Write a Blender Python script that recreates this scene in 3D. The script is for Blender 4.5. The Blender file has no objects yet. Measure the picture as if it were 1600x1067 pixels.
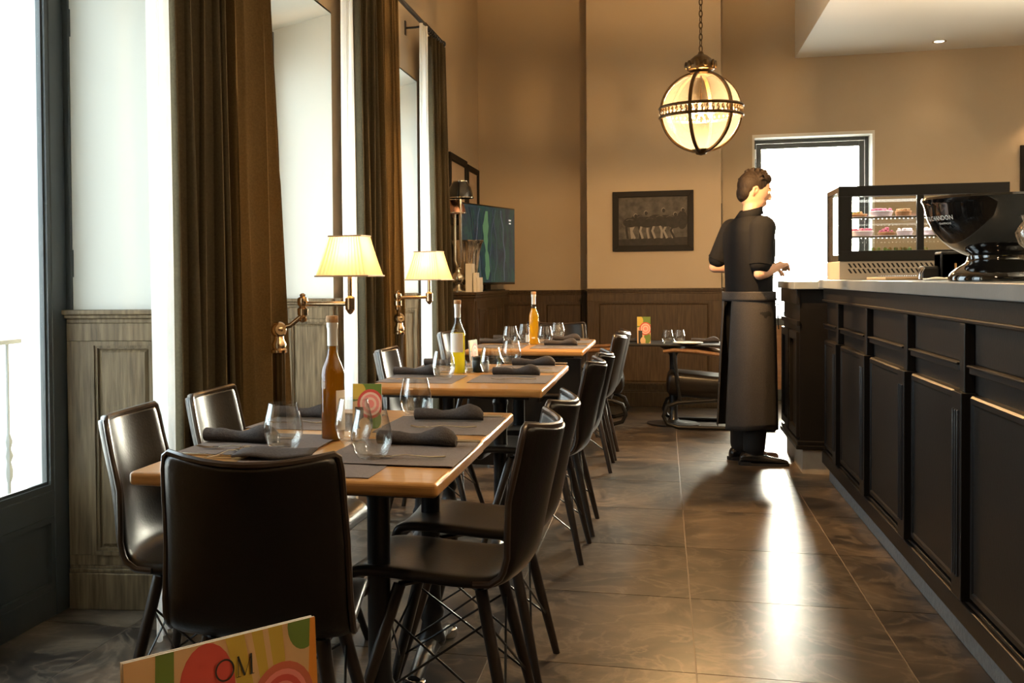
import bpy, bmesh, math, random
from mathutils import Vector, Matrix
random.seed(7)
PI = math.pi
S = bpy.context.scene
COL = S.collection

# ------------------------------------------------------------------ camera
cam_d = bpy.data.cameras.new('camera'); cam = bpy.data.objects.new('camera', cam_d); COL.objects.link(cam)
cam_d.sensor_width = 36.0; cam_d.lens = 1700.0 / 1600 * 36
cam_d.shift_x = (800 - 587.0) / 1600; cam_d.shift_y = -(533.5 - 475.0) / 1600
cam_d.clip_start = 0.05
cam.matrix_world = (Matrix.Translation((0, 0, 1.2)) @ Matrix.Rotation(math.radians(14.80), 4, 'Z')
                    @ Matrix.Rotation(math.radians(88.73), 4, 'X') @ Matrix.Rotation(math.radians(-0.5), 4, 'Z'))
S.camera = cam
# ------------------------------------------------------------------ view / sampling helpers
S.view_settings.view_transform = 'Standard'; S.view_settings.look = 'None'
S.view_settings.gamma = 1; S.view_settings.use_curve_mapping = False
S.view_settings.exposure = 0.0
S.cycles.use_denoising = True
S.cycles.caustics_reflective = False; S.cycles.caustics_refractive = False
S.cycles.sample_clamp_indirect = 6
S.cycles.max_bounces = 10; S.cycles.transparent_max_bounces = 24

# ------------------------------------------------------------------ sky: pale haze that brightens towards a low sun beyond the back door
W = bpy.data.worlds.new('sky'); S.world = W; W.use_nodes = True
nt = W.node_tree; nt.nodes.clear()
def N(t, typ, **k):
    n = t.nodes.new(typ)
    for a, b in k.items(): setattr(n, a, b)
    return n
SUN = Vector((0.17, 1.0, 0.22)).normalized()
tc = N(nt, 'ShaderNodeTexCoord')
dot = N(nt, 'ShaderNodeVectorMath', operation='DOT_PRODUCT'); dot.inputs[1].default_value = SUN
nt.links.new(tc.outputs['Generated'], dot.inputs[0])
mx = N(nt, 'ShaderNodeMath', operation='MAXIMUM'); mx.inputs[1].default_value = 0
nt.links.new(dot.outputs['Value'], mx.inputs[0])
pw = N(nt, 'ShaderNodeMath', operation='POWER'); pw.inputs[1].default_value = 10
nt.links.new(mx.outputs[0], pw.inputs[0])
bg1 = N(nt, 'ShaderNodeBackground'); bg1.inputs[0].default_value = (0.80, 0.93, 1.0, 1); bg1.inputs[1].default_value = 8.0
bg2 = N(nt, 'ShaderNodeBackground'); bg2.inputs[0].default_value = (1.0, 0.90, 0.70, 1)
ms = N(nt, 'ShaderNodeMath', operation='MULTIPLY'); ms.inputs[1].default_value = 200.0
nt.links.new(pw.outputs[0], ms.inputs[0]); nt.links.new(ms.outputs[0], bg2.inputs[1])
ad = N(nt, 'ShaderNodeAddShader'); wo = N(nt, 'ShaderNodeOutputWorld')
nt.links.new(bg1.outputs[0], ad.inputs[0]); nt.links.new(bg2.outputs[0], ad.inputs[1]); nt.links.new(ad.outputs[0], wo.inputs[0])

def area(name, loc, rot, sx, sy, power=0, color=(1, 1, 1), portal=False):
    l = bpy.data.lights.new(name, 'AREA'); l.shape = 'RECTANGLE'; l.size = sx; l.size_y = sy
    l.energy = power; l.color = color
    o = bpy.data.objects.new(name, l); COL.objects.link(o); o.location = loc; o.rotation_euler = rot
    if portal: l.cycles.is_portal = True
    return o
def point(name, loc, power, color, r=0.03):
    l = bpy.data.lights.new(name, 'POINT'); l.energy = power; l.color = color; l.shadow_soft_size = r
    o = bpy.data.objects.new(name, l); COL.objects.link(o); o.location = loc
    return o
def spot(name, loc, power, color, angle=80, r=0.03):
    l = bpy.data.lights.new(name, 'SPOT'); l.energy = power; l.color = color; l.shadow_soft_size = r
    l.spot_size = math.radians(angle); l.spot_blend = 0.6
    o = bpy.data.objects.new(name, l); COL.objects.link(o); o.location = loc
    return o
WARM = (1.0, 0.62, 0.30)
# sky portals in the window openings
for k in range(3):
    area('sky_portal', (-2.16, 2.85 + 2.18 * k, 1.3), (0, -PI / 2, 0), 2.6, 1.55, portal=True)
area('sky_portal', (1.35, 11.16, 1.27), (-PI / 2, 0, 0), 1.05, 2.5, portal=True)
for y in (1.5, 4.5, 7.5):
    spot('soffit_fill_light', (3.1, y, 2.1), 340, (1, .86, .64), 150, .08).rotation_euler = (PI, 0, 0)      # unseen up-lights added to brighten the soffit from below, out of frame
# warm fill light added above the camera's frame for the walls and table tops
point('warm_fill_light', (0.215, 2.2, 2.11), 38, WARM, 0.06)

# ------------------------------------------------------------------ materials
M = {}
def mat(name, color=(.8, .8, .8), rough=.5, metal=0., spec=.5, noise=None, bump=None, emis=None, coat=0., sheen=0., stretch=(1, 1, 1), trans=0., alpha=1.):
    """noise = (scale, second colour, detail, contrast); bump = (scale, strength)"""
    m = bpy.data.materials.new(name); m.use_nodes = True; t = m.node_tree; b = t.nodes['Principled BSDF']
    b.inputs['Base Color'].default_value = (*color, 1); b.inputs['Roughness'].default_value = rough
    b.inputs['Metallic'].default_value = metal; b.inputs['Specular IOR Level'].default_value = spec
    b.inputs['Coat Weight'].default_value = coat; b.inputs['Sheen Weight'].default_value = sheen
    b.inputs['Transmission Weight'].default_value = trans; b.inputs['Alpha'].default_value = alpha
    if emis: b.inputs['Emission Color'].default_value = (*emis[0], 1); b.inputs['Emission Strength'].default_value = emis[1]
    if noise or bump:
        c = N(t, 'ShaderNodeTexCoord'); mp = N(t, 'ShaderNodeMapping'); mp.inputs['Scale'].default_value = stretch
        oi = N(t, 'ShaderNodeObjectInfo'); cm = N(t, 'ShaderNodeCombineXYZ'); mu = N(t, 'ShaderNodeMath', operation='MULTIPLY'); mu.inputs[1].default_value = 37
        t.links.new(oi.outputs['Random'], mu.inputs[0])
        for i in range(3): t.links.new(mu.outputs[0], cm.inputs[i])
        t.links.new(c.outputs['Object'], mp.inputs['Vector']); t.links.new(cm.outputs[0], mp.inputs['Location'])
    if noise:
        n = N(t, 'ShaderNodeTexNoise'); n.inputs['Scale'].default_value = noise[0]; n.inputs['Detail'].default_value = noise[2] if len(noise) > 2 else 6
        t.links.new(mp.outputs[0], n.inputs['Vector'])
        r = N(t, 'ShaderNodeValToRGB'); k = noise[3] if len(noise) > 3 else .2
        r.color_ramp.elements[0].position = .5 - k; r.color_ramp.elements[1].position = .5 + k
        r.color_ramp.elements[0].color = (*color, 1); r.color_ramp.elements[1].color = (*noise[1], 1)
        t.links.new(n.outputs['Fac'], r.inputs[0]); t.links.new(r.outputs[0], b.inputs['Base Color'])
    if bump:
        n2 = N(t, 'ShaderNodeTexNoise'); n2.inputs['Scale'].default_value = bump[0]; n2.inputs['Detail'].default_value = 4
        t.links.new(mp.outputs[0], n2.inputs['Vector'])
        bp = N(t, 'ShaderNodeBump'); bp.inputs['Strength'].default_value = bump[1]; bp.inputs['Distance'].default_value = .01
        t.links.new(n2.outputs['Fac'], bp.inputs['Height']); t.links.new(bp.outputs[0], b.inputs['Normal'])
    M[name] = m
    return m
def glass_mat(name, tint=(1, 1, 1), gloss=.08, rough=.0, edge=.55, milk=0):
    """a thin wall of glass: lets light through, mirrors more towards its rims"""
    m = bpy.data.materials.new(name); m.use_nodes = True; t = m.node_tree; t.nodes.clear()
    tr = N(t, 'ShaderNodeBsdfTransparent'); tr.inputs[0].default_value = (*tint, 1)
    gl = N(t, 'ShaderNodeBsdfGlossy'); gl.inputs['Roughness'].default_value = rough
    lw = N(t, 'ShaderNodeLayerWeight'); lw.inputs[0].default_value = .35
    mr = N(t, 'ShaderNodeMapRange'); mr.inputs['To Min'].default_value = gloss; mr.inputs['To Max'].default_value = edge
    pwn = N(t, 'ShaderNodeMath', operation='POWER'); pwn.inputs[1].default_value = 2.2
    mix = N(t, 'ShaderNodeMixShader'); out = N(t, 'ShaderNodeOutputMaterial')
    t.links.new(lw.outputs['Facing'], pwn.inputs[0]); t.links.new(pwn.outputs[0], mr.inputs['Value'])
    t.links.new(mr.outputs[0], mix.inputs[0]); t.links.new(tr.outputs[0], mix.inputs[1]); t.links.new(gl.outputs[0], mix.inputs[2])
    last = mix
    if milk:
        tl = N(t, 'ShaderNodeBsdfTranslucent'); tl.inputs[0].default_value = (*tint, 1); m3 = N(t, 'ShaderNodeMixShader'); m3.inputs[0].default_value = milk
        t.links.new(mix.outputs[0], m3.inputs[1]); t.links.new(tl.outputs[0], m3.inputs[2]); last = m3
    t.links.new(last.outputs[0], out.inputs[0]); M[name] = m
    return m
def cloth_mat(name, color, trans=.5, emis=0., ecol=(1, 1, 1), fine=260, vary=.25):
    """woven cloth that lets part of the light through"""
    m = bpy.data.materials.new(name); m.use_nodes = True; t = m.node_tree; t.nodes.clear()
    df = N(t, 'ShaderNodeBsdfDiffuse'); tl = N(t, 'ShaderNodeBsdfTranslucent'); mix = N(t, 'ShaderNodeMixShader'); mix.inputs[0].default_value = trans
    c = N(t, 'ShaderNodeTexCoord'); w = N(t, 'ShaderNodeTexNoise'); w.inputs['Scale'].default_value = fine
    t.links.new(c.outputs['Object'], w.inputs['Vector'])
    r = N(t, 'ShaderNodeValToRGB'); r.color_ramp.elements[0].color = (*[x * (1 - vary) for x in color], 1); r.color_ramp.elements[1].color = (*[min(1, x * (1 + vary)) for x in color], 1)
    t.links.new(w.outputs['Fac'], r.inputs[0])
    for s in (df, tl): t.links.new(r.outputs[0], s.inputs[0])
    t.links.new(df.outputs[0], mix.inputs[1]); t.links.new(tl.outputs[0], mix.inputs[2])
    out = N(t, 'ShaderNodeOutputMaterial'); last = mix
    if emis:
        e = N(t, 'ShaderNodeEmission'); e.inputs[0].default_value = (*ecol, 1); e.inputs[1].default_value = emis
        a = N(t, 'ShaderNodeAddShader'); t.links.new(mix.outputs[0], a.inputs[0]); t.links.new(e.outputs[0], a.inputs[1]); last = a
    t.links.new(last.outputs[0], out.inputs[0]); M[name] = m
    return m

mat('wall_paint', (.45, .36, .25), .55, spec=.3, noise=(3, (.48, .385, .27), 3, .4), bump=(60, .04))
mat('reveal_paint', (.72, .72, .66), .6, spec=.2, bump=(50, .03))
mat('ceiling_paint', (.74, .70, .60), .7, spec=.2, bump=(60, .02))
mat('oak', (.068, .046, .023), .45, spec=.3, noise=(14, (.195, .142, .080), 9, .2), bump=(24, .12), stretch=(5, 5, .35))
mat('dark_oak', (.040, .025, .013), .45, spec=.25, noise=(14, (.088, .056, .029), 9, .22), bump=(24, .08), stretch=(5, 5, .35))
mat('frame_paint', (.040, .048, .050), .38, bump=(40, .03))
mat('stone_grout', (.16, .125, .095), .6)
mat('table_oak', (.36, .175, .050), .33, spec=.35, noise=(10, (.47, .25, .085), 8, .22), bump=(30, .05), stretch=(1, 6, 6), coat=.12)
mat('black_iron', (.010, .010, .011), .32, spec=.5, bump=(40, .05))
mat('leather', (.0075, .0055, .0042), .33, spec=.36, noise=(6, (.012, .0085, .006), 4, .3), bump=(150, .06))
mat('leather_edge', (.030, .018, .011), .3, spec=.6)
mat('leg_wood', (.022, .015, .011), .35)
mat('wire_black', (.008, .008, .008), .35, metal=.3)
mat('chrome', (.75, .74, .72), .12, metal=1)
mat('steel', (.62, .58, .52), .2, metal=1)
mat('silver', (.72, .64, .52), .16, metal=1)
mat('brass', (.62, .44, .26), .2, metal=1, bump=(60, .03))
mat('old_brass', (.075, .047, .021), .48, metal=1, bump=(60, .15))
mat('copper_shade', (.55, .28, .18), .25, metal=1)
mat('mat_cloth', (.13, .108, .096), .9, spec=.15, noise=(180, (.18, .15, .135), 3, .3), bump=(300, .3))
mat('napkin', (.050, .043, .040), .9, spec=.15, noise=(160, (.078, .068, .064), 3, .3), bump=(260, .3))
mat('black_panel', (.0058, .005, .0045), .42, spec=.2, noise=(5, (.0085, .0072, .0064), 4, .3), bump=(70, .04))
mat('marble', (.17, .19, .195), .3, noise=(4, (.27, .29, .29), 9, .25), bump=(60, .03))
mat('kick_stone', (.16, .18, .19), .5, noise=(40, (.24, .26, .27), 8, .2), bump=(90, .25))
mat('pale_stone', (.38, .32, .24), .5, noise=(12, (.46, .40, .31), 6, .2))
mat('white_paint', (.80, .78, .72), .5)
mat('case_black', (.010, .009, .008), .4, spec=.25)
mat('case_beige', (.40, .33, .25), .45)
mat('gloss_black', (.006, .006, .006), .06, spec=.7, coat=.5)
mat('letter_white', (.75, .75, .72), .5)
mat('paper', (.78, .74, .66), .8)
mat('skin', (.48, .27, .18), .5, noise=(8, (.54, .31, .21), 3, .3))
mat('hair', (.016, .0105, .007), .65, spec=.15, bump=(90, .6), stretch=(1, 1, .4))
mat('polo', (.010, .010, .011), .9, spec=.1, bump=(220, .2))
mat('apron', (.045, .041, .039), .9, spec=.1, noise=(220, (.075, .069, .066), 3, .3), bump=(240, .3))
mat('trousers', (.008, .008, .009), .85)
mat('shoe', (.012, .011, .011), .25, coat=.3)
mat('arm_wood', (.16, .075, .03), .3, noise=(12, (.24, .12, .05), 6, .25), stretch=(1, 5, 5), coat=.3)
mat('cork', (.42, .24, .11), .8, noise=(60, (.30, .16, .07), 4, .2))
mat('foil', (.62, .60, .55), .35, metal=.4)
mat('lemon', (.85, .60, .03), .45, bump=(90, .2))
mat('street', (.62, .62, .60), .8, noise=(3, (.68, .68, .66), 5, .3))
mat('iron_pale', (.25, .27, .27), .5)
mat('bread_wood', (.50, .33, .17), .5, noise=(12, (.58, .40, .22), 5, .25), stretch=(1, 6, 6))
mat('radish_red', (.62, .08, .06), .5); mat('radish_pink', (.80, .26, .22), .5); mat('radish_pale', (.83, .55, .42), .5)
mat('leaf_green', (.13, .20, .03), .5); mat('squash_yellow', (.60, .42, .06), .5); mat('squash_tan', (.70, .45, .22), .5); mat('ink', (.02, .018, .015), .6)
mat('orange_print', (.70, .26, .03), .5); mat('card_red', (.55, .13, .07), .5)
mat('tart_pink', (.48, .10, .16), .5, bump=(120, .5)); mat('tart_crust', (.45, .23, .09), .7, bump=(120, .4)); mat('cream', (.80, .68, .70), .5)
mat('mint', (.35, .55, .38), .5); mat('salad', (.40, .20, .06), .6, noise=(40, (.16, .28, .05), 3, .1), bump=(90, .5))
mat('picture_frame', (.012, .010, .008), .6, spec=.2)
mat('photo_grey', (.035, .031, .027), .5, spec=.2, noise=(16, (.105, .094, .080), 9, .2)); mat('photo_dark', (.012, .0105, .009), .5, spec=.2, noise=(30, (.024, .021, .018), 6, .2)); mat('photo_light', (.21, .185, .155), .5)
mat('print_tan', (.44, .33, .23), .6, noise=(6, (.52, .40, .29), 4, .3)); mat('mount_board', (.60, .48, .36), .6)
mat('bulb', (1, .8, .5), .4, emis=((1.0, .58, .22), 40))
mat('led', (1, 1, 1), .4, emis=((1, .96, .88), 9))
mat('lamp_lens', (1, 1, 1), .4, emis=((1, .88, .62), 14))
mat('candle', (.85, .80, .66), .5)
mat('screen_text', (.8, .8, .8), .5, emis=((.8, .85, .85), .5))
glass_mat('pane', (.97, .99, .99), .05, 0, .4)
glass_mat('wine_glass', (.985, .99, .985), .07, .0, .9)
glass_mat('globe_glass', (.97, .90, .76), .06, .02, .55, milk=.012)
glass_mat('clear_bottle', (.93, .95, .90), .06, .0, .6)
def liquid(name, tint, amount=.55):
    m = bpy.data.materials.new(name); m.use_nodes = True; t = m.node_tree; t.nodes.clear()
    tr = N(t, 'ShaderNodeBsdfTransparent'); tr.inputs[0].default_value = (*tint, 1)
    tl = N(t, 'ShaderNodeBsdfTranslucent'); tl.inputs[0].default_value = (*tint, 1)
    mix = N(t, 'ShaderNodeMixShader'); mix.inputs[0].default_value = 1 - amount
    t.links.new(tr.outputs[0], mix.inputs[1]); t.links.new(tl.outputs[0], mix.inputs[2])
    out = N(t, 'ShaderNodeOutputMaterial'); t.links.new(mix.outputs[0], out.inputs[0]); M[name] = m
liquid('green_oil', (.80, .70, .10)); liquid('gold_oil', (.88, .56, .06)); liquid('amber_oil', (.50, .27, .045), .72)
cloth_mat('sheer', (.95, .96, .95), .7, vary=.03)
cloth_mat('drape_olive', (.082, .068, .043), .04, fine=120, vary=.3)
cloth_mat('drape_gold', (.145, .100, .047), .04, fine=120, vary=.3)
cloth_mat('shade_cloth', (.84, .68, .42), .5, emis=.34, ecol=(1.0, .62, .26), vary=.05)

# polished stone of the floor tiles: cloudy veins and lighter fossil marks, varying from tile to tile
def floor_material():
    m = bpy.data.materials.new('floor_stone'); m.use_nodes = True; t = m.node_tree; b = t.nodes['Principled BSDF']
    c = N(t, 'ShaderNodeTexCoord'); oi = N(t, 'ShaderNodeObjectInfo'); mu = N(t, 'ShaderNodeMath', operation='MULTIPLY'); mu.inputs[1].default_value = 61
    t.links.new(oi.outputs['Random'], mu.inputs[0]); cm = N(t, 'ShaderNodeCombineXYZ')
    for i in range(3): t.links.new(mu.outputs[0], cm.inputs[i])
    av = N(t, 'ShaderNodeVectorMath', operation='ADD'); t.links.new(c.outputs['Object'], av.inputs[0]); t.links.new(cm.outputs[0], av.inputs[1])
    n1 = N(t, 'ShaderNodeTexNoise'); n1.inputs['Scale'].default_value = 2.2; n1.inputs['Detail'].default_value = 9; n1.inputs['Distortion'].default_value = 1.6
    n2 = N(t, 'ShaderNodeTexNoise'); n2.inputs['Scale'].default_value = 2.6; n2.inputs['Detail'].default_value = 7; n2.inputs['Roughness'].default_value = .55; n2.inputs['Distortion'].default_value = 2.2
    n3 = N(t, 'ShaderNodeTexNoise'); n3.inputs['Scale'].default_value = 9; n3.inputs['Detail'].default_value = 12; n3.inputs['Roughness'].default_value = .78; n3.inputs['Distortion'].default_value = 1.2
    for n in (n1, n2, n3): t.links.new(av.outputs[0], n.inputs['Vector'])
    r1 = N(t, 'ShaderNodeValToRGB'); r1.color_ramp.elements[0].position = .40; r1.color_ramp.elements[1].position = .62
    r1.color_ramp.elements[0].color = (.036, .029, .024, 1); r1.color_ramp.elements[1].color = (.140, .104, .072, 1)
    t.links.new(n1.outputs['Fac'], r1.inputs[0])
    r2 = N(t, 'ShaderNodeValToRGB'); r2.color_ramp.elements[0].position = .455; r2.color_ramp.elements[1].position = .545
    r2.color_ramp.elements[0].color = (0, 0, 0, 1); r2.color_ramp.elements[1].color = (0, 0, 0, 1)
    pk = r2.color_ramp.elements.new(.50); pk.color = (.45, .45, .45, 1)
    t.links.new(n2.outputs['Fac'], r2.inputs[0])
    mxc = N(t, 'ShaderNodeMixRGB'); mxc.inputs[2].default_value = (.30, .235, .17, 1)
    t.links.new(r2.outputs[0], mxc.inputs[0]); t.links.new(r1.outputs[0], mxc.inputs[1])
    m2 = N(t, 'ShaderNodeMixRGB', blend_type='MULTIPLY'); m2.inputs[0].default_value = .8
    r3 = N(t, 'ShaderNodeValToRGB'); r3.color_ramp.elements[0].position = .30; r3.color_ramp.elements[1].position = .68; r3.color_ramp.elements[0].color = (.30, .30, .30, 1)
    t.links.new(n3.outputs['Fac'], r3.inputs[0]); t.links.new(mxc.outputs[0], m2.inputs[1]); t.links.new(r3.outputs[0], m2.inputs[2])
    t.links.new(m2.outputs[0], b.inputs['Base Color'])
    rr = N(t, 'ShaderNodeMapRange'); rr.inputs['To Min'].default_value = .24; rr.inputs['To Max'].default_value = .36
    t.links.new(n3.outputs['Fac'], rr.inputs['Value']); t.links.new(rr.outputs[0], b.inputs['Roughness'])
    bp = N(t, 'ShaderNodeBump'); bp.inputs['Strength'].default_value = .02; bp.inputs['Distance'].default_value = .002
    t.links.new(n3.outputs['Fac'], bp.inputs['Height']); t.links.new(bp.outputs[0], b.inputs['Normal'])
    b.inputs['Specular IOR Level'].default_value = .5
    M['floor_stone'] = m
floor_material()

# ------------------------------------------------------------------ geometry helpers: every shape is a (verts, faces) pair
def box(x0, x1, y0, y1, z0, z1):
    v = [(x, y, z) for z in (z0, z1) for y in (y0, y1) for x in (x0, x1)]
    return v, [(0, 2, 3, 1), (4, 5, 7, 6), (0, 1, 5, 4), (2, 6, 7, 3), (0, 4, 6, 2), (1, 3, 7, 5)]
def prism(poly, z0, z1):
    n = len(poly); v = [(x, y, z0) for x, y in poly] + [(x, y, z1) for x, y in poly]
    f = [tuple(range(n - 1, -1, -1)), tuple(range(n, 2 * n))] + [(i, (i + 1) % n, n + (i + 1) % n, n + i) for i in range(n)]
    return v, f
def lathe(prof, seg=24, closed=False, cx=0, cy=0):
    v, f = [], []
    for r, z in prof:
        for i in range(seg):
            a = 2 * PI * i / seg; v.append((cx + r * math.cos(a), cy + r * math.sin(a), z))
    n = len(prof)
    for j in range(n - 1):
        for i in range(seg):
            f.append((j * seg + i, j * seg + (i + 1) % seg, (j + 1) * seg + (i + 1) % seg, (j + 1) * seg + i))
    if closed:
        for i in range(seg): f.append(((n - 1) * seg + i, (n - 1) * seg + (i + 1) % seg, (i + 1) % seg, i))
    else:
        if prof[0][0] > 1e-5: f.append(tuple(range(seg - 1, -1, -1)))
        if prof[-1][0] > 1e-5: f.append(tuple((n - 1) * seg + i for i in range(seg)))
    return v, f
def tube(pts, r, seg=8, closed=False, caps=True, flat=1.0):
    """a round bar along pts; r is one radius or one per point"""
    P = [Vector(p) for p in pts]; n = len(P); R = r if isinstance(r, (list, tuple)) else [r] * n
    v, f = [], []; up = None
    for i, p in enumerate(P):
        a = P[i - 1] if (i > 0 or closed) else p; b = P[(i + 1) % n] if (i < n - 1 or closed) else p
        d = (b - a).normalized()
        if up is None:
            up = Vector((0, 0, 1)) if abs(d.z) < .9 else Vector((1, 0, 0))
        s = d.cross(up).normalized(); u = s.cross(d).normalized(); up = u
        for k in range(seg):
            t = 2 * PI * k / seg; v.append(tuple(p + s * (R[i] * math.cos(t)) + u * (R[i] * flat * math.sin(t))))
    for i in range(n if closed else n - 1):
        j = (i + 1) % n
        for k in range(seg): f.append((i * seg + k, i * seg + (k + 1) % seg, j * seg + (k + 1) % seg, j * seg + k))
    if caps and not closed: f += [tuple(range(seg - 1, -1, -1)), tuple((n - 1) * seg + k for k in range(seg))]
    return v, f
def ball(c, r, seg=12, rings=8, sx=1, sy=1, sz=1):
    v, f = lathe([(max(r * math.sin(PI * j / rings), 1e-6), -r * math.cos(PI * j / rings)) for j in range(rings + 1)], seg)
    return [(c[0] + x * sx, c[1] + y * sy, c[2] + z * sz) for x, y, z in v], f
def grid(fn, nu, nv):
    v = [fn(i / nu, j / nv) for j in range(nv + 1) for i in range(nu + 1)]
    f = [(j * (nu + 1) + i, j * (nu + 1) + i + 1, (j + 1) * (nu + 1) + i + 1, (j + 1) * (nu + 1) + i) for j in range(nv) for i in range(nu)]
    return v, f
def loft(rings, caps=True):
    n = len(rings[0]); v = [p for r in rings for p in r]; f = []
    for j in range(len(rings) - 1):
        for k in range(n): f.append((j * n + k, j * n + (k + 1) % n, (j + 1) * n + (k + 1) % n, (j + 1) * n + k))
    if caps: f += [tuple(range(n - 1, -1, -1)), tuple((len(rings) - 1) * n + k for k in range(n))]
    return v, f
def join(*gs):
    v, f = [], []
    for a, b in gs:
        o = len(v); v += list(a); f += [tuple(i + o for i in q) for q in b]
    return v, f
def xf(g, mtx):
    return [tuple(mtx @ Vector(p)) for p in g[0]], g[1]
def T(x, y, z): return Matrix.Translation((x, y, z))
def RZ(a): return Matrix.Rotation(a, 4, 'Z')
def RX(a): return Matrix.Rotation(a, 4, 'X')
def RY(a): return Matrix.Rotation(a, 4, 'Y')
def frame_rect(x0, x1, z0, z1, w, d, y=0):
    """four mitred bars of a frame standing in the xz plane, its front at y + d"""
    o = [(x0, z0), (x1, z0), (x1, z1), (x0, z1)]; i = [(x0 + w, z0 + w), (x1 - w, z0 + w), (x1 - w, z1 - w), (x0 + w, z1 - w)]
    v, f = [], []
    for k in range(4):
        a, b = o[k], o[(k + 1) % 4]; c, e = i[(k + 1) % 4], i[k]; s = len(v)
        v += [(p[0], y, p[1]) for p in (a, b, c, e)] + [(p[0], y + d, p[1]) for p in (a, b, c, e)]
        f += [(s, s + 1, s + 2, s + 3), (s + 7, s + 6, s + 5, s + 4)] + [(s + q, s + 4 + q, s + 4 + (q + 1) % 4, s + (q + 1) % 4) for q in range(4)]
    return v, f

def obj(name, geo, m, parent=None, smooth=False, bevel=0, loc=None, rot=None, seg=2):
    me = bpy.data.meshes.new(name); me.from_pydata([tuple(p) for p in geo[0]], [], [tuple(q) for q in geo[1]]); me.validate(); me.update()
    bm = bmesh.new(); bm.from_mesh(me); bmesh.ops.recalc_face_normals(bm, faces=bm.faces); bm.to_mesh(me); bm.free()
    if smooth:
        me.polygons.foreach_set('use_smooth', [True] * len(me.polygons))
        me.set_sharp_from_angle(angle=math.radians(42))
    me.materials.append(M[m] if isinstance(m, str) else m)
    o = bpy.data.objects.new(name, me); COL.objects.link(o)
    if parent: o.parent = parent
    if loc: o.location = loc
    if rot: o.rotation_euler = rot
    if bevel:
        b = o.modifiers.new('bevel', 'BEVEL'); b.width = bevel; b.segments = seg; b.limit_method = 'ANGLE'; b.angle_limit = math.radians(40)
    return o
def tag(o, label, cat, group=None):
    o['label'] = label; o['category'] = cat
    if group: o['group'] = group
    return o
def thing(name, label, cat, loc=(0, 0, 0), rotz=0, group=None):
    o = bpy.data.objects.new(name, None); COL.objects.link(o); o.empty_display_size = .05
    o.location = loc; o.rotation_euler = (0, 0, rotz)
    return tag(o, label, cat, group)
def structure(name, geo=None, m=None, loc=None, rotz=None, **k):
    if geo is None:
        o = bpy.data.objects.new(name, None); COL.objects.link(o)
    else: o = obj(name, geo, m, **k)
    o['kind'] = 'structure'
    if loc: o.location = loc
    if rotz is not None: o.rotation_euler = (0, 0, rotz)
    return o
def kids(o): return [c for c in COL.objects if c.parent == o]
CH = {}
def dup(root, loc, rotz, label, group=None):
    """a copy of a thing together with its parts and sub-parts"""
    def rec(o, par):
        c = o.copy(); COL.objects.link(c)
        if par: c.parent = par
        for ch in CHILD.get(o.name, []): rec(ch, c)
        return c
    CHILD = {}
    for o in COL.objects:
        if o.parent: CHILD.setdefault(o.parent.name, []).append(o)
    r = rec(root, None); r.location = loc; r.rotation_euler = (0, 0, rotz); r['label'] = label
    if group: r['group'] = group
    return r
def solid(o, t, off=0):
    s = o.modifiers.new('thick', 'SOLIDIFY'); s.thickness = t; s.offset = off
def subsurf(o, n=1):
    s = o.modifiers.new('smooth', 'SUBSURF'); s.levels = n; s.render_levels = n

# ================================================================== the setting
XL, XO = -1.78, -2.12          # room face of the window wall; plane of the glazing
CEIL = 4.1
floor = structure('floor', box(-2.6, 4.2, -3.2, 11.5, -.12, -.0015), 'stone_grout')
TX, TY = .631, .797
tile_v = box(0, TX - .005, 0, TY - .005, -.03, 0)
t0 = None
for i in range(-4, 3):
    for j in range(-5, 10):
        if t0 is None:
            t0 = obj('tile', tile_v, 'floor_stone', floor); t = t0
        else:
            t = t0.copy(); COL.objects.link(t)
        t.location = (.097 + TX * i, 3.41 + TY * j, 0)
# window wall: piers with splayed reveals, lintels whose soffits fall outwards, and a solid length at each end
piers = [(3.64, 4.24), (5.82, 6.42), (8.0, 11.2)]
polys = [[(XL, -3.2), (XL, 2.06), (XO, 2.11), (-2.3, 2.11), (-2.3, -3.2)]]
for a, b in piers:
    polys.append([(XL, a), (XL, b), (XO, b + .05), (-2.3, b + .05), (-2.3, a - .05), (XO, a - .05)])
ZN = 2.68
wl = structure('wall_left', join(*[prism(p, -.01, ZN) for p in polys], box(-2.3, XL, -3.2, 11.2, ZN, CEIL)), 'wall_paint')
for k, y in enumerate((3.64, 5.82, 8.0)):
    v = [(XL + .0, y, -.0), (XO, y - .05, 0), (XO, y - .05, ZN), (XL, y, ZN)]
    v += [(p[0], p[1] - .004, p[2]) for p in v]
    f = [(0, 1, 2, 3), (7, 6, 5, 4), (0, 4, 5, 1), (1, 5, 6, 2), (2, 6, 7, 3), (3, 7, 4, 0)]
    n0 = y - 1.58
    v2 = [(XL, n0, ZN), (XL, y, ZN), (XO, y - .05, ZN - .085), (XO, n0 + .05, ZN - .085), (XL, n0, ZN + .01), (XL, y, ZN + .01), (XO - .18, y - .05, ZN + .01), (XO - .18, n0 + .05, ZN + .01),
          (XO - .18, y - .05, ZN - .085), (XO - .18, n0 + .05, ZN - .085)]
    f2 = [(0, 1, 2, 3), (3, 2, 8, 9), (0, 4, 5, 1), (1, 5, 6, 8, 2), (0, 3, 9, 7, 4), (9, 8, 6, 7), (4, 7, 6, 5)]
    v3 = [(XL, n0, 0), (XO, n0 + .05, 0), (XO, n0 + .05, ZN), (XL, n0, ZN)]; v3 += [(p[0], p[1] + .004, p[2]) for p in v3]
    obj('outer_jamb', join(box(-2.302, XO, y - .056, y - .050, -.1, ZN - .085), box(-2.302, XO, n0 + .050, n0 + .056, -.1, ZN - .085)), 'white_paint', wl)
    obj('reveal_plaster', join((v, f), (v3, f)), 'reveal_paint', wl)
    obj('lintel_soffit', (v2, f2), 'reveal_paint', wl)
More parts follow.
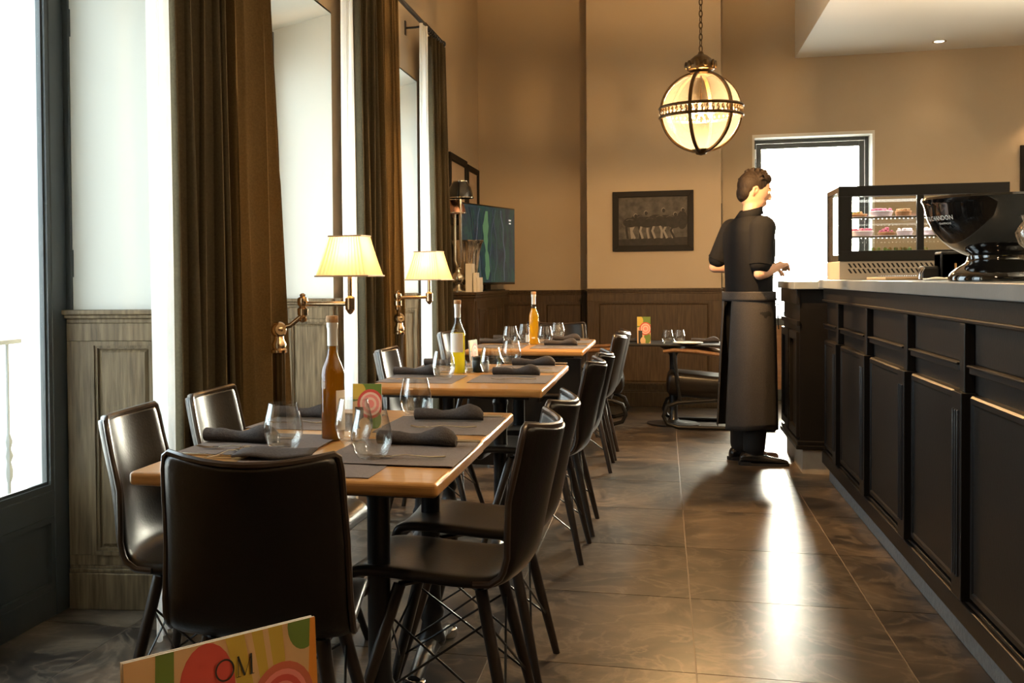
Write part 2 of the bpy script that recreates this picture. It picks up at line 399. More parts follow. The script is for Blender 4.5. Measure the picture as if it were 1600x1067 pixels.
wb = structure('wall_back', join(box(-2.3, -.69, 10.8, 11.2, -.01, CEIL), box(-.69, .515, 10.42, 11.2, -.01, CEIL), box(.515, .82, 10.9, 11.2, -.01, CEIL),
                                 box(.82, 1.89, 10.9, 11.2, 2.54, CEIL), box(1.89, 4.2, 10.9, 11.2, -.01, CEIL)), 'wall_paint')
obj('corner_pipe', tube([(.533, 10.88, 0), (.533, 10.88, 1.9)], .012, 8), 'frame_paint', wb, smooth=True)
structure('wall_right', box(4.0, 4.2, -3.2, 10.9, -.01, CEIL), 'wall_paint')
structure('wall_front', box(-2.3, 4.2, -3.2, -3.0, -.01, CEIL), 'dark_oak')
structure('ceiling', box(-2.3, 4.2, -3.2, 11.2, CEIL, CEIL + .15), 'ceiling_paint')
sof = structure('ceiling_soffit', join(box(1.20, 1.22, -3.0, 10.9, 3.26, CEIL), box(1.20, 4.0, -3.0, 10.9, 3.24, 3.26)), 'white_paint')
for k, y in enumerate((2.4, 5.1, 7.8, 10.5)):
    dl = structure('trim_downlight_%d' % (k + 1))
    dl.location = (2.34, y, 3.239)
    obj('lamp_ring', lathe([(.040, -.001), (.058, -.004), (.060, 0), (.040, 0)], 20, closed=True), 'chrome', dl, smooth=True)
    obj('lamp_lens', lathe([(.038, -.002), (.03, .0), (.001, .0)], 16), 'lamp_lens', dl)
    spot('downlight', (2.34, y, 3.22), 40 if y < 10 else 7, (1, .74, .45), 95, .04).rotation_euler = (0, 0, 0)

# glazed doors of the window wall: one model, three doors
def door_leaf(name, y0, y1, x):
    d = structure(name); d.location = (x, y0, 0); L = y1 - y0
    R = Matrix(((0, -1, 0, 0), (1, 0, 0, 0), (0, 0, 1, 0), (0, 0, 0, 1)))        # local x runs along +Y, local y points outdoors
    g = lambda q: xf(q, R)
    obj('jamb', g(join(box(-.05, .012, -.02, .10, 0, ZN - .09), box(L - .012, L + .05, -.02, .10, 0, ZN - .09), box(.012, L - .012, -.02, .10, ZN - .15, ZN - .09))), 'frame_paint', d, bevel=.003)
    for a, b in ((.014, .11), (L - .11, L - .014)):
        st = obj('stile', g(box(a, b, .0, .055, .0, ZN - .152)), 'frame_paint', d, bevel=.004)
    for a, b in ((.0, .10), (.36, .455), (ZN - .25, ZN - .152)):
        obj('rail', g(box(.11, L - .11, .002, .053, a, b)), 'frame_paint', d, bevel=.004)
    obj('glazing_bead', g(join(frame_rect(.11, L - .11, .455, ZN - .25, .022, .018, .004), frame_rect(.132, L - .132, .477, ZN - .272, .010, .008, .014))), 'frame_paint', d)
    obj('lower_panel', g(box(.11, L - .11, .020, .04, .10, .36)), 'frame_paint', d)
    obj('panel_moulding', g(frame_rect(.11, L - .11, .10, .36, .022, .016, .004)), 'frame_paint', d)
    obj('glass_pane', g(box(.125, L - .125, .027, .031, .47, ZN - .265)), 'pane', d)
    for z in (.45, 1.22, 2.1):
        obj('hinge', g(tube([(L + .002, -.014, z), (L + .002, -.014, z + .10)], .011, 8)), 'frame_paint', d, smooth=True)
    return d
for k in range(3): door_leaf('door_%d' % (k + 1), 2.11 + 2.18 * k, 3.59 + 2.18 * k, XO)
# back door into the sun: white reveal, grey frame, glass over a wooden lower panel
d = structure('door_4'); d.location = (.82, 10.9, 0)
obj('white_lining', join(box(0, .02, .0, .3, 0, 2.54), box(1.05, 1.07, .0, .3, 0, 2.54), box(.02, 1.05, 0, .3, 2.51, 2.54)), 'white_paint', d)
obj('door_frame', join(box(.02, .05, .2, .27, 0, 2.51), box(1.02, 1.05, .2, .27, 0, 2.51), box(.05, 1.02, .2, .27, 2.475, 2.51)), 'frame_paint', d, bevel=.003)
for a, b in ((.052, .10), (.97, 1.018)): obj('stile', box(a, b, .21, .255, .0, 2.473), 'frame_paint', d, bevel=.003)
for a, b in ((.0, .11), (.73, .80), (2.425, 2.473)): obj('rail', box(.10, .97, .21, .255, a, b), 'frame_paint', d, bevel=.003)
obj('lower_panel', box(.10, .97, .22, .245, .11, .73), 'arm_wood', d)
obj('glass_pane', box(.10, .97, .23, .235, .80, 2.425), 'pane', d)
obj('door_handle', join(tube([(.078, .205, 1.05), (.078, .15, 1.05), (.18, .15, 1.05)], .009, 8)), 'chrome', d, smooth=True)
obj('blind_cord', join(tube([(.035, .17, 2.36), (.035, .17, 1.3)], .004, 6), box(.024, .046, .155, .185, 2.33, 2.42)), 'white_paint', d)

# ---- oak wainscot: board, stiles and rails, raised panels with mouldings, cap rail and baseboard
def wainscot(name, p0, p1, spans, m='oak', h=1.10, cap=True, floor_z=0):
    a = Vector((p0[0], p0[1], 0)); b = Vector((p1[0], p1[1], 0)); L = (b - a).length
    w = structure(name); w.location = a; w.rotation_euler = (0, 0, math.atan2(b.y - a.y, b.x - a.x))
    # local x along the wall, local -y into the room
    z0 = floor_z
    obj('backing_board', box(0, L, -.012, -.001, z0, h - .03), m, w)
    obj('baseboard', box(0, L, -.034, -.012, z0, z0 + .135), m, w, bevel=.004)
    obj('baseboard_moulding', join(box(0, L, -.030, -.012, z0 + .135, z0 + .150), box(0, L, -.022, -.012, z0 + .150, z0 + .162)), m, w, bevel=.003)
    obj('cap_rail', join(box(-.012, L + .0, -.046, -.001, h - .018, h), box(-.006, L, -.036, -.001, h - .032, h - .018), box(0, L, -.026, -.001, h - .05, h - .032)), m, w, bevel=.004)
    edges = [0] + [q for s in spans for q in s] + [L]
    obj('rail', box(0, L, -.024, -.012, h - .115, h - .05), m, w, bevel=.002)
    obj('rail', box(0, L, -.024, -.012, z0 + .162, z0 + .20), m, w, bevel=.002)
    for k in range(0, len(edges), 2):
        if edges[k + 1] - edges[k] > .003: obj('stile', box(edges[k], edges[k + 1], -.024, -.012, z0 + .20, h - .115), m, w, bevel=.002)
    for s0, s1 in spans:
        zb, zt = z0 + .20, h - .115
        obj('panel_moulding', join(frame_rect(s0, s1, zb, zt, .016, -.020, -.012), frame_rect(s0 + .016, s1 - .016, zb + .016, zt - .016, .010, -.012, -.012)), m, w)
        e = .042
        v = [(s0 + .03, -.0121, zb + .03), (s1 - .03, -.0121, zb + .03), (s1 - .03, -.0121, zt - .03), (s0 + .03, -.0121, zt - .03),
             (s0 + e, -.020, zb + e), (s1 - e, -.020, zb + e), (s1 - e, -.020, zt - e), (s0 + e, -.020, zt - e)]
        obj('panel', (v, [(3, 2, 1, 0), (4, 5, 6, 7), (0, 1, 5, 4), (1, 2, 6, 5), (2, 3, 7, 6), (3, 0, 4, 7)]), m, w)
    return w
for k in range(3):
    y = 3.64 + 2.18 * k
    wainscot('trim_%d' % (k + 1), (XO + .002, y - .054), (XL, y - .004), [(.09, .335)], 'oak')
wainscot('trim_4', (-1.76, 10.8), (-.69, 10.8), [(.12, .52), (.62, 1.02)], 'dark_oak', h=1.085)
wainscot('trim_5', (-.69, 10.42), (.52, 10.42), [(.08, 1.12)], 'dark_oak')
for k, (a, b) in enumerate(((3.64, 4.24), (5.82, 6.42), (8.0, 8.9))):
    wainscot('trim_%d' % (6 + k), (XL, a), (XL, b), [(.07, b - a - .07)], 'oak')
wainscot('trim_9', (.54, 10.9), (.81, 10.9), [(.05, .22)], 'dark_oak')

# outside: pale street and an iron balcony rail in front of the first door
structure('ground_street', box(-30, -2.3, -20, 40, -.3, -.12), 'street')
structure('ground_terrace', box(-2.3, 8, 11.2, 40, -.3, -.03), 'street')
rl = thing('balcony_railing', 'pale iron balcony railing outside the nearest glazed door', 'railing', (-2.44, 2.0, -.12))
obj('top_rail', box(-.02, .02, 0, 1.75, 1.085, 1.105), 'iron_pale', rl, bevel=.004)
obj('bottom_rail', box(-.012, .012, 0, 1.72, .16, .18), 'iron_pale', rl)
for q in range(12):
    y = .05 + q * .148
    obj('baluster', lathe([(.008, 0), (.008, .55), (.016, .57), (.018, .60), (.010, .63), (.020, .655), (.010, .68), (.018, .71), (.008, .74), (.008, 1.085)], 8, cy=y), 'iron_pale', rl, smooth=True)

# ================================================================== dining chairs
PROFILE = [(.243, .420), (.239, .444), (.215, .459), (.13, .460), (.02, .452), (-.07, .449), (-.135, .455), (-.178, .478), (-.203, .525), (-.219, .595), (-.235, .67), (-.252, .745), (-.266, .812), (-.270, .828)]
def shell_half(t):           # half width along the profile, 0 = front of the seat, 1 = top of the back
    if t < .08: return .178 + t / .08 * .010
    if t > .93: return .182 - (t - .93) / .07 * .012
    return .188 + min(1, (t - .08) / .4) * .008 - max(0, t - .55) / .38 * .014
def shell_point(t, s, lift=0.0):
    n = len(PROFILE) - 1; q = min(t * n, n - 1e-6); i = int(q); u = q - i
    p0 = PROFILE[max(i - 1, 0)]; p1 = PROFILE[i]; p2 = PROFILE[i + 1]; p3 = PROFILE[min(i + 2, n)]
    c = [.5 * ((2 * p1[k]) + (-p0[k] + p2[k]) * u + (2 * p0[k] - 5 * p1[k] + 4 * p2[k] - p3[k]) * u * u + (-p0[k] + 3 * p1[k] - 3 * p2[k] + p3[k]) * u ** 3) for k in (0, 1)]
    dy, dz = p2[0] - p1[0], p2[1] - p1[1]; l = math.hypot(dy, dz) or 1; ny, nz = dz / l, -dy / l      # normal towards the sitter
    w = min(1, max(0, (t - .45) / .3)); curve = (.010 + .052 * w) * s * s + lift
    return (s * shell_half(t), c[0] + ny * curve, c[1] + nz * curve)
def dining_chair(label, loc, rotz, group):
    r = thing('dining_chair', label, 'chair', loc, rotz, group)
    sh = obj('leather_shell', grid(lambda a, b: shell_point(b, 2 * a - 1), 8, 26), 'leather', r, smooth=True)
    solid(sh, .030); subsurf(sh, 1)
    path = [shell_point(b / 20, -1) for b in range(8, 21)] + [shell_point(1, s / 4) for s in range(-3, 4)] + [shell_point(b / 20, 1) for b in range(20, 7, -1)]
    obj('piping', tube([(p[0] * 1.012, p[1], p[2] + (.004 if p[2] > .8 else 0)) for p in path], .0085, 8), 'leather_edge', r, smooth=True)
    feet = [(-.215, .245), (.215, .245), (-.195, -.185), (.195, -.185)]; tops = [(-.125, .12), (.125, .12), (-.125, -.09), (.125, -.09)]
    L = []
    for (fx, fy), (tx, ty) in zip(feet, tops):
        obj('leg', tube([(tx, ty, .428), ((tx + fx) / 2, (ty + fy) / 2, .214), (fx, fy, 0)], [.0165, .0155, .0115], 10), 'leg_wood', r, smooth=True)
        L.append((Vector((tx, ty, .428)), Vector((fx, fy, 0))))
    for i, j in ((0, 1), (2, 3), (0, 2), (1, 3)):
        for a, b in ((i, j), (j, i)):
            p = L[a][0].lerp(L[a][1], .18); q = L[b][0].lerp(L[b][1], .70)
            obj('brace_wire', tube([p, q], .0032, 6), 'wire_black', r, smooth=True)
    obj('seat_bracket', join(tube([L[0][0], L[3][0]], .008, 6), tube([L[1][0], L[2][0]], .008, 6), box(-.06, .06, -.06, .06, .425, .436)), 'wire_black', r)
    return r
AISLE = 'leather chairs along the aisle side of the tables'; WIN = 'leather chairs along the window side of the tables'
c0 = dining_chair('dark leather chair at the near end of the front table, its back to the viewer', (-.845, 2.285, 0), .14, None)
D90 = PI / 2
dup(c0, (-.525, 2.79, 0), D90 - .03, 'nearest leather chair on the aisle side of the front table, seat in view', AISLE)
dup(c0, (-.522, 3.30, 0), D90 - .02, 'second leather chair on the aisle side of the front table, behind the nearest one', AISLE)
dup(c0, (-.515, 4.79, 0), D90 - .02, 'first leather chair on the aisle side of the middle table', AISLE)
dup(c0, (-.505, 5.31, 0), D90, 'second leather chair on the aisle side of the middle table', AISLE)
dup(c0, (-.500, 7.00, 0), D90, 'first leather chair on the aisle side of the farthest long table', AISLE)
dup(c0, (-.490, 7.47, 0), D90, 'last leather chair on the aisle side, at the farthest long table', AISLE)
dup(c0, (-1.205, 2.735, 0), -D90 + .10, 'leather chair nearest the glazed door, window side of the front table', WIN)
dup(c0, (-1.195, 3.26, 0), -D90 + .02, 'leather chair before the first curtain, window side of the front table', WIN)
dup(c0, (-1.15, 5.40, 0), -D90, 'leather chair with bright sheen left of the oil bottle on the middle table', WIN)
dup(c0, (-1.19, 7.20, 0), -D90 - .1, 'leather chair before the last curtain, window side of the farthest long table', WIN)
dup(c0, (-.74, 8.52, 0), PI + .2, 'leather chair at the far end of the last long table, facing the viewer', None)

# ================================================================== tables
def cafe_table(label, loc, group, panel=False):
    t = thing('bistro_table', label, 'table', loc, 0, group)
    obj('table_top', box(-.374, .374, -.326, .326, .716, .75), 'table_oak', t, bevel=.011, seg=4)
    obj('under_frame', box(-.31, .31, -.25, .25, .700, .716), 'black_iron', t)
    for x in (-.20, .155):
        p = [(.040, .06), (.046, .075), (.036, .10), (.030, .13), (.040, .15), (.041, .165), (.032, .185), (.030, .22), (.0295, .645), (.034, .655), (.035, .665), (.031, .675), (.034, .69), (.048, .698), (.048, .702)]
        obj('column', lathe([(r, z) for r, z in p], 20, cx=x), 'black_iron', t, smooth=True)
        ft = tube([(x, -.25, .030), (x, -.14, .054), (x, 0, .066), (x, .14, .054), (x, .25, .030)], [.022, .026, .036, .026, .022], 10, flat=.8)
        obj('foot_bar', ft, 'black_iron', t, smooth=True)
        for y in (-.25, .25):
            obj('foot_disc', lathe([(.030, 0), (.034, .004), (.034, .030), (.030, .034), (.012, .036)], 18, cx=x, cy=y), 'chrome', t, smooth=True)
    if panel:
        obj('front_panel', box(-.34, .355, -.305, -.285, .02, .70), 'black_panel', t)
        obj('panel_edge', box(.355, .361, -.308, -.282, .02, .70), 'chrome', t)
    return t
TB = 'oak bistro tables along the windows'
tab = cafe_table('near half of the front table, oak top with rounded edge', (-.856, 2.665, 0), TB)
dup(tab, (-.860, 3.319, 0), 0, 'far half of the front table, holding the amber bottle and menu card', TB)
dup(tab, (-.846, 4.735, 0), 0, 'near half of the middle table, oak top behind the front table', TB)
dup(tab, (-.849, 5.389, 0), 0, 'far half of the middle table, holding the folded napkins nearest the farthest table', TB)
cafe_table('near half of the farthest long table, with dark front panel beneath', (-.852, 7.14, 0), TB, True)
dup(tab, (-.852, 7.794, 0), 0, 'far half of the farthest long table, toward the back wall', TB)

# ================================================================== table settings
mat_me = None
def place_mat(x, y, rot, label, w=.36, d=.27, z=.7505):
    g = grid(lambda a, b: ((a - .5) * w, (b - .5) * d, .0016 + .0012 * math.sin(9 * a + 5 * b) * (abs(a - .5) > .35)), 12, 10)
    g = (g[0] + [(p[0], p[1], p[2] - .0014) for p in g[0]], g[1])
    n = 13 * 11
    def idx(i, j): return j * 13 + i
    rim = [idx(i, 0) for i in range(13)] + [idx(12, j) for j in range(1, 11)] + [idx(i, 10) for i in range(11, -1, -1)] + [idx(0, j) for j in range(9, 0, -1)]
    f = list(g[1]) + [tuple(q + n for q in reversed(t)) for t in g[1]] + [(rim[k], rim[k] + n, rim[(k + 1) % len(rim)] + n, rim[(k + 1) % len(rim)]) for k in range(len(rim))]
    o = obj('placemat', (g[0], f), 'mat_cloth', None, smooth=True, loc=(x, y, z), rot=(0, 0, rot))
    return tag(o, label, 'placemat', 'grey cloth placemats')
def napkin_roll(x, y, rot, label, k=0):
    rng = random.Random(k)
    r = thing('napkin_roll', label, 'napkin', (x, y, .7555), rot, 'rolled grey napkins')
    n = 22; L = .215; rings = []
    for i in range(n + 1):
        u = i / n; x0 = (u - .5) * L
        rad = .0215 + .008 * math.exp(-((u - .80) / .16) ** 2) - .004 * math.exp(-((u - .45) / .15) ** 2) + rng.uniform(-.0006, .0006)
        if u > .94: rad *= 1 - .35 * ((u - .94) / .06)
        rings.append([(x0, rad * 1.12 * math.cos(a) + .006 * math.sin(3 * u), max(.0, rad * .86 + rad * .86 * math.sin(a)) + .0) for a in [2 * PI * q / 18 for q in range(18)]])
    obj('rolled_cloth', loft(rings), 'napkin', r, smooth=True)
    sp = [(.0 - L / 2 - .0015, (.020 - .0024 * q / 3) * math.cos(q * .7) * 1.05, .0187 + (.017 - .0022 * q / 3) * math.sin(q * .7)) for q in range(22)]
    obj('rolled_edge', tube(sp, .0017, 6), 'mat_cloth', r, smooth=True)
    return r
def fork(x, y, rot, label, group='forks laid on the placemats'):
    f = thing('fork', label, 'fork', (x, y, .7562), rot, group)
    obj('handle', tube([(-.10, 0, .006), (-.06, 0, .004), (0, 0, .009), (.035, 0, .005)], [.0058, .0052, .0030, .0034], 8, flat=.45), 'steel', f, smooth=True)
    obj('neck', box(.033, .055, -.0105, .0105, .003, .0052), 'steel', f, bevel=.001)
    for q in range(4): obj('tine', tube([(.054, -.0088 + q * .0058, .004), (.075, -.0088 + q * .0058, .0035), (.096, -.0088 + q * .0058, .008)], [.0017, .0015, .0009], 6), 'steel', f, smooth=True)
    return f
def knife(x, y, rot, label, z=.7545, group='table knives laid on the placemats'):
    f = thing('table_knife', label, 'knife', (x, y, z), rot, group)
    obj('handle', tube([(-.115, 0, .006), (-.08, 0, .006), (-.01, 0, .005), (.0, 0, .005)], [.0055, .0070, .0058, .0045], 8, flat=.6), 'steel', f, smooth=True)
    obj('blade', prism([(0, -.004), (.03, -.008), (.09, -.0085), (.115, -.003), (.12, .004), (.0, .005)], .0035, .0055), 'chrome', f)
    return f
def wine_glass(x, y, label, cat='glass', s=1.0, z=.7555):
    g = [(.0005, .004), (.020, .0035), (.027, .001), (.031, .003), (.038, .016), (.0445, .034), (.046, .046), (.0445, .062), (.040, .082), (.035, .104), (.0342, .108), (.0335, .108),
         (.0340, .104), (.0388, .082), (.0432, .062), (.0446, .046), (.0430, .034), (.036, .018), (.026, .009), (.0005, .007)]
    o = obj('tumbler', lathe([(r * s, h * s) for r, h in g], 32), 'wine_glass', None, smooth=True, loc=(x, y, z))
    return tag(o, label, cat, 'stemless wine glasses')
T1, T2, T3 = 'front table', 'middle table', 'farthest long table'
# end setting of the front table (in front of the nearest chair)
place_mat(-.835, 2.51, 0, 'grey placemat behind the nearest chair back, at the end of the front table', .38, .29)
nb = [(-.905, 1.865)]
blue = thing('folded_napkin', 'blue-grey napkin folded flat behind the nearest chair back', 'napkin', (-.955, 2.60, .7525), .15)
obj('folded_cloth', grid(lambda a, b: ((a - .5) * .20, (b - .5) * .12, .012 + .014 * math.sin(PI * a) * math.sin(PI * b) + .004 * math.sin(8 * a)), 12, 8), 'napkin', blue, smooth=True)
solid(kids(blue)[0], .006, -1)
fork(-1.085, 2.60, 1.40, 'fork with upright tines just above the back of the nearest chair')
knife(-1.12, 2.56, .10, 'knife left of the upright fork at the end of the front table')
SET = [
    (-.652, 2.735, 0, -.640, 2.845, 0, 'nearest aisle setting, front table'),
    (-.660, 3.285, 0, -.655, 3.375, .05, 'farther aisle setting, front table'),
    (-1.060, 2.79, PI, -1.125, 2.80, .0, 'glazed door setting, front table'),
    (-1.065, 3.30, PI, -1.115, 3.345, .0, 'far curtain setting, front table'),
    (-.655, 4.86, 0, -.655, 5.01, 0, 'nearer aisle setting, middle table'),
    (-.655, 5.43, 0, -.640, 5.57, 0, 'farther aisle setting, middle table'),
    (-1.050, 4.80, PI, -1.110, 4.94, .0, 'nearer window setting, middle table'),
    (-1.050, 5.43, PI, -1.085, 5.50, .0, 'farther window setting, middle table'),
    (-.660, 7.20, 0, -.655, 7.27, 0, 'nearer aisle setting, farthest long table'),
    (-.660, 7.80, 0, -.68, 7.86, 0, 'farther aisle setting, farthest long table'),
    (-1.050, 7.20, PI, -1.11, 7.42, .0, 'nearer window setting, farthest long table'),
    (-1.050, 7.80, PI, -1.08, 7.86, .0, 'farther window setting, farthest long table'),
]
for k, (mx_, my, mr_, nx, ny, nr, txt) in enumerate(SET):
    place_mat(mx_, my, mr_, 'grey placemat of the ' + txt, .34, .40, .7535 if k in (0, 2) else .7505)
    napkin_roll(nx, ny, nr + (.04 if k % 2 else -.03), 'rolled napkin of the ' + txt, k)
    sgn = 1
    knife(nx + sgn * .055, ny + .001, nr + PI, 'knife sticking out of the rolled napkin, ' + txt, z=.764, group='knives rolled into napkins')
    fork(nx + sgn * .02, my - .11, nr + PI + .10, 'fork laid on the mat of the ' + txt)
G = [(-.968, 2.70, 'stemless glass beside the fork, behind the left shoulder of the nearest chair'), (-.815, 2.84, 'stemless glass touching the foot of the amber bottle'),
     (-.705, 2.615, 'stemless glass nearest the viewer, in front of the amber bottle'), (-.785, 3.475, 'stemless glass at the far edge of the front table'),
     (-.955, 4.80, 'stemless glass left of the green oil bottle on the middle table'), (-.785, 5.085, 'stemless glass right of the dark jar on the middle table'),
     (-.765, 5.64, 'stemless glass at the far edge of the middle table'), (-1.00, 7.35, 'leftmost stemless glass on the farthest long table'),
     (-.945, 7.72, 'stemless glass just left of the golden bottle, farthest long table'), (-.769, 7.37, 'stemless glass just right of the golden bottle, farthest long table'),
     (-.744, 8.0, 'rightmost stemless glass on the farthest long table')]
for x, y, l in G: wine_glass(x, y, l, s=1.14)
def bottle(name, label, x, y, H, R, oil, level, lab, foil):
    b = thing(name, label, 'bottle', (x, y, .7505), 0, 'oil bottles on the tables')
    s = H / .33
    pr = [(R * .9, 0), (R, .006), (R, .185 * s), (R * .93, .200 * s), (R * .62, .222 * s), (.0150, .238 * s), (.0135, .25 * s), (.0135, .315 * s), (.0155, .318 * s), (.0155, .33 * s)]
    obj('glass_body', lathe(pr, 28), 'clear_bottle', b, smooth=True)
    q = [(r - .0025, z + (.003 if i == 0 else 0)) for i, (r, z) in enumerate(pr) if z <= level * s]
    q.append((q[-1][0], level * s)); obj('oil', lathe(q, 24), oil, b, smooth=True)
    a0, a1, z0, z1 = lab
    obj('label', grid(lambda u, w: ((R + .0006) * math.cos(a0 + (a1 - a0) * u), (R + .0006) * math.sin(a0 + (a1 - a0) * u), (z0 + (z1 - z0) * w) * s), 14, 1), 'paper', b, smooth=True)
    obj('capsule', lathe([(.0142, .262 * s), (.0142, .305 * s), (.0162, .315 * s), (.0162, .326 * s)], 20), foil, b, smooth=True)
    obj('stopper', lathe([(.0155, .326 * s), (.0175, .33 * s), (.0175, .342 * s), (.0155, .345 * s)], 18), 'cork', b, smooth=True)
    return b
bottle('oil_bottle', 'tall bottle of amber oil with cork stopper on the front table', -.900, 2.925, .335, .0335, 'amber_oil', .26, (-1.0, .45, .03, .14), 'foil')
bottle('oil_bottle', 'tall bottle of green-yellow oil with white label on the middle table', -.951, 5.13, .335, .036, 'green_oil', .19, (-2.6, -.6, .10, .19), 'foil')
bottle('oil_bottle', 'bottle of golden oil on the farthest long table', -.853, 7.44, .345, .033, 'gold_oil', .235, (-1.9, -1.2, .04, .05), 'foil')
cn = thing('candle_glass', 'small glass with pale candle behind the golden bottle, farthest long table', 'candle', (-.905, 7.60, .7505))
obj('glass_cup', lathe([(.024, 0), (.028, .004), (.03, .07), (.028, .07), (.026, .006), (.001, .005)], 20), 'wine_glass', cn, smooth=True)
obj('candle', lathe([(.022, .008), (.022, .055), (.004, .057), (.001, .065)], 16), 'candle', cn, smooth=True)
jr = thing('spice_jar', 'dark squat jar right of the green oil bottle on the middle table', 'jar', (-.855, 5.22, .7505))
obj('jar_body', lathe([(.036, 0), (.040, .004), (.040, .050), (.034, .060)], 24), 'case_black', jr, smooth=True)
obj('jar_lid', lathe([(.037, .058), (.038, .060), (.038, .072), (.030, .076)], 24), 'case_black', jr, smooth=True)
gc = thing('salt_glass', 'little clear glass between the green oil bottle and white card on the middle table', 'glass', (-.905, 5.19, .7505))
obj('glass_cup', lathe([(.018, 0), (.02, .003), (.021, .055), (.0195, .055), (.018, .005), (.001, .004)], 18), 'wine_glass', gc, smooth=True)
obj('salt', lathe([(.017, .006), (.0175, .022), (.001, .024)], 14), 'paper', gc, smooth=True)

# ---- printed menu cards: a sheet with its print as thin inlays (flat print on a flat card)
def disc(cx, cz, rx, rz, y, n=24, a0=0, a1=2 * PI):
    v = [(cx, y, cz)] + [(cx + rx * math.cos(a0 + (a1 - a0) * i / n), y, cz + rz * math.sin(a0 + (a1 - a0) * i / n)) for i in range(n + 1)]
    return v, [(0, i, i + 1) for i in range(1, n + 1)]
def clip_to(g, x0, x1, z0, z1):
    return [(min(max(p[0], x0), x1), p[1], min(max(p[2], z0), z1)) for p in g[0]], g[1]
def poly_xz(pts, y): return [(a, y, b) for a, b in pts], [tuple(range(len(pts)))]
def text_geo(s, size, font_shear=0):
    c = bpy.data.curves.new('t', 'FONT'); c.body = s; c.size = size; c.resolution_u = 3; c.align_x = 'CENTER'
    o = bpy.data.objects.new('t', c); COL.objects.link(o)
    dg = bpy.context.evaluated_depsgraph_get(); me = o.evaluated_get(dg).to_mesh()
    g = [tuple(v.co) for v in me.vertices], [tuple(p.vertices) for p in me.polygons]
    o.evaluated_get(dg).to_mesh_clear(); bpy.data.objects.remove(o); bpy.data.curves.remove(c)
    return g
def on_card(g, cx, cz, y): return [(p[0] + cx, y, p[1] + cz) for p in g[0]], g[1]
def strip(pts, w, y):
    """flat ribbon through pts in the xz plane"""
    v, f = [], []
    for i, p in enumerate(pts):
        a = pts[max(i - 1, 0)]; b = pts[min(i + 1, len(pts) - 1)]; l = math.hypot(b[0] - a[0], b[1] - a[1]) or 1
        nx, nz = -(b[1] - a[1]) / l * w / 2, (b[0] - a[0]) / l * w / 2
        v += [(p[0] + nx, y, p[1] + nz), (p[0] - nx, y, p[1] - nz)]
    for i in range(len(pts) - 1): f.append((2 * i, 2 * i + 1, 2 * i + 3, 2 * i + 2))
    return v, f
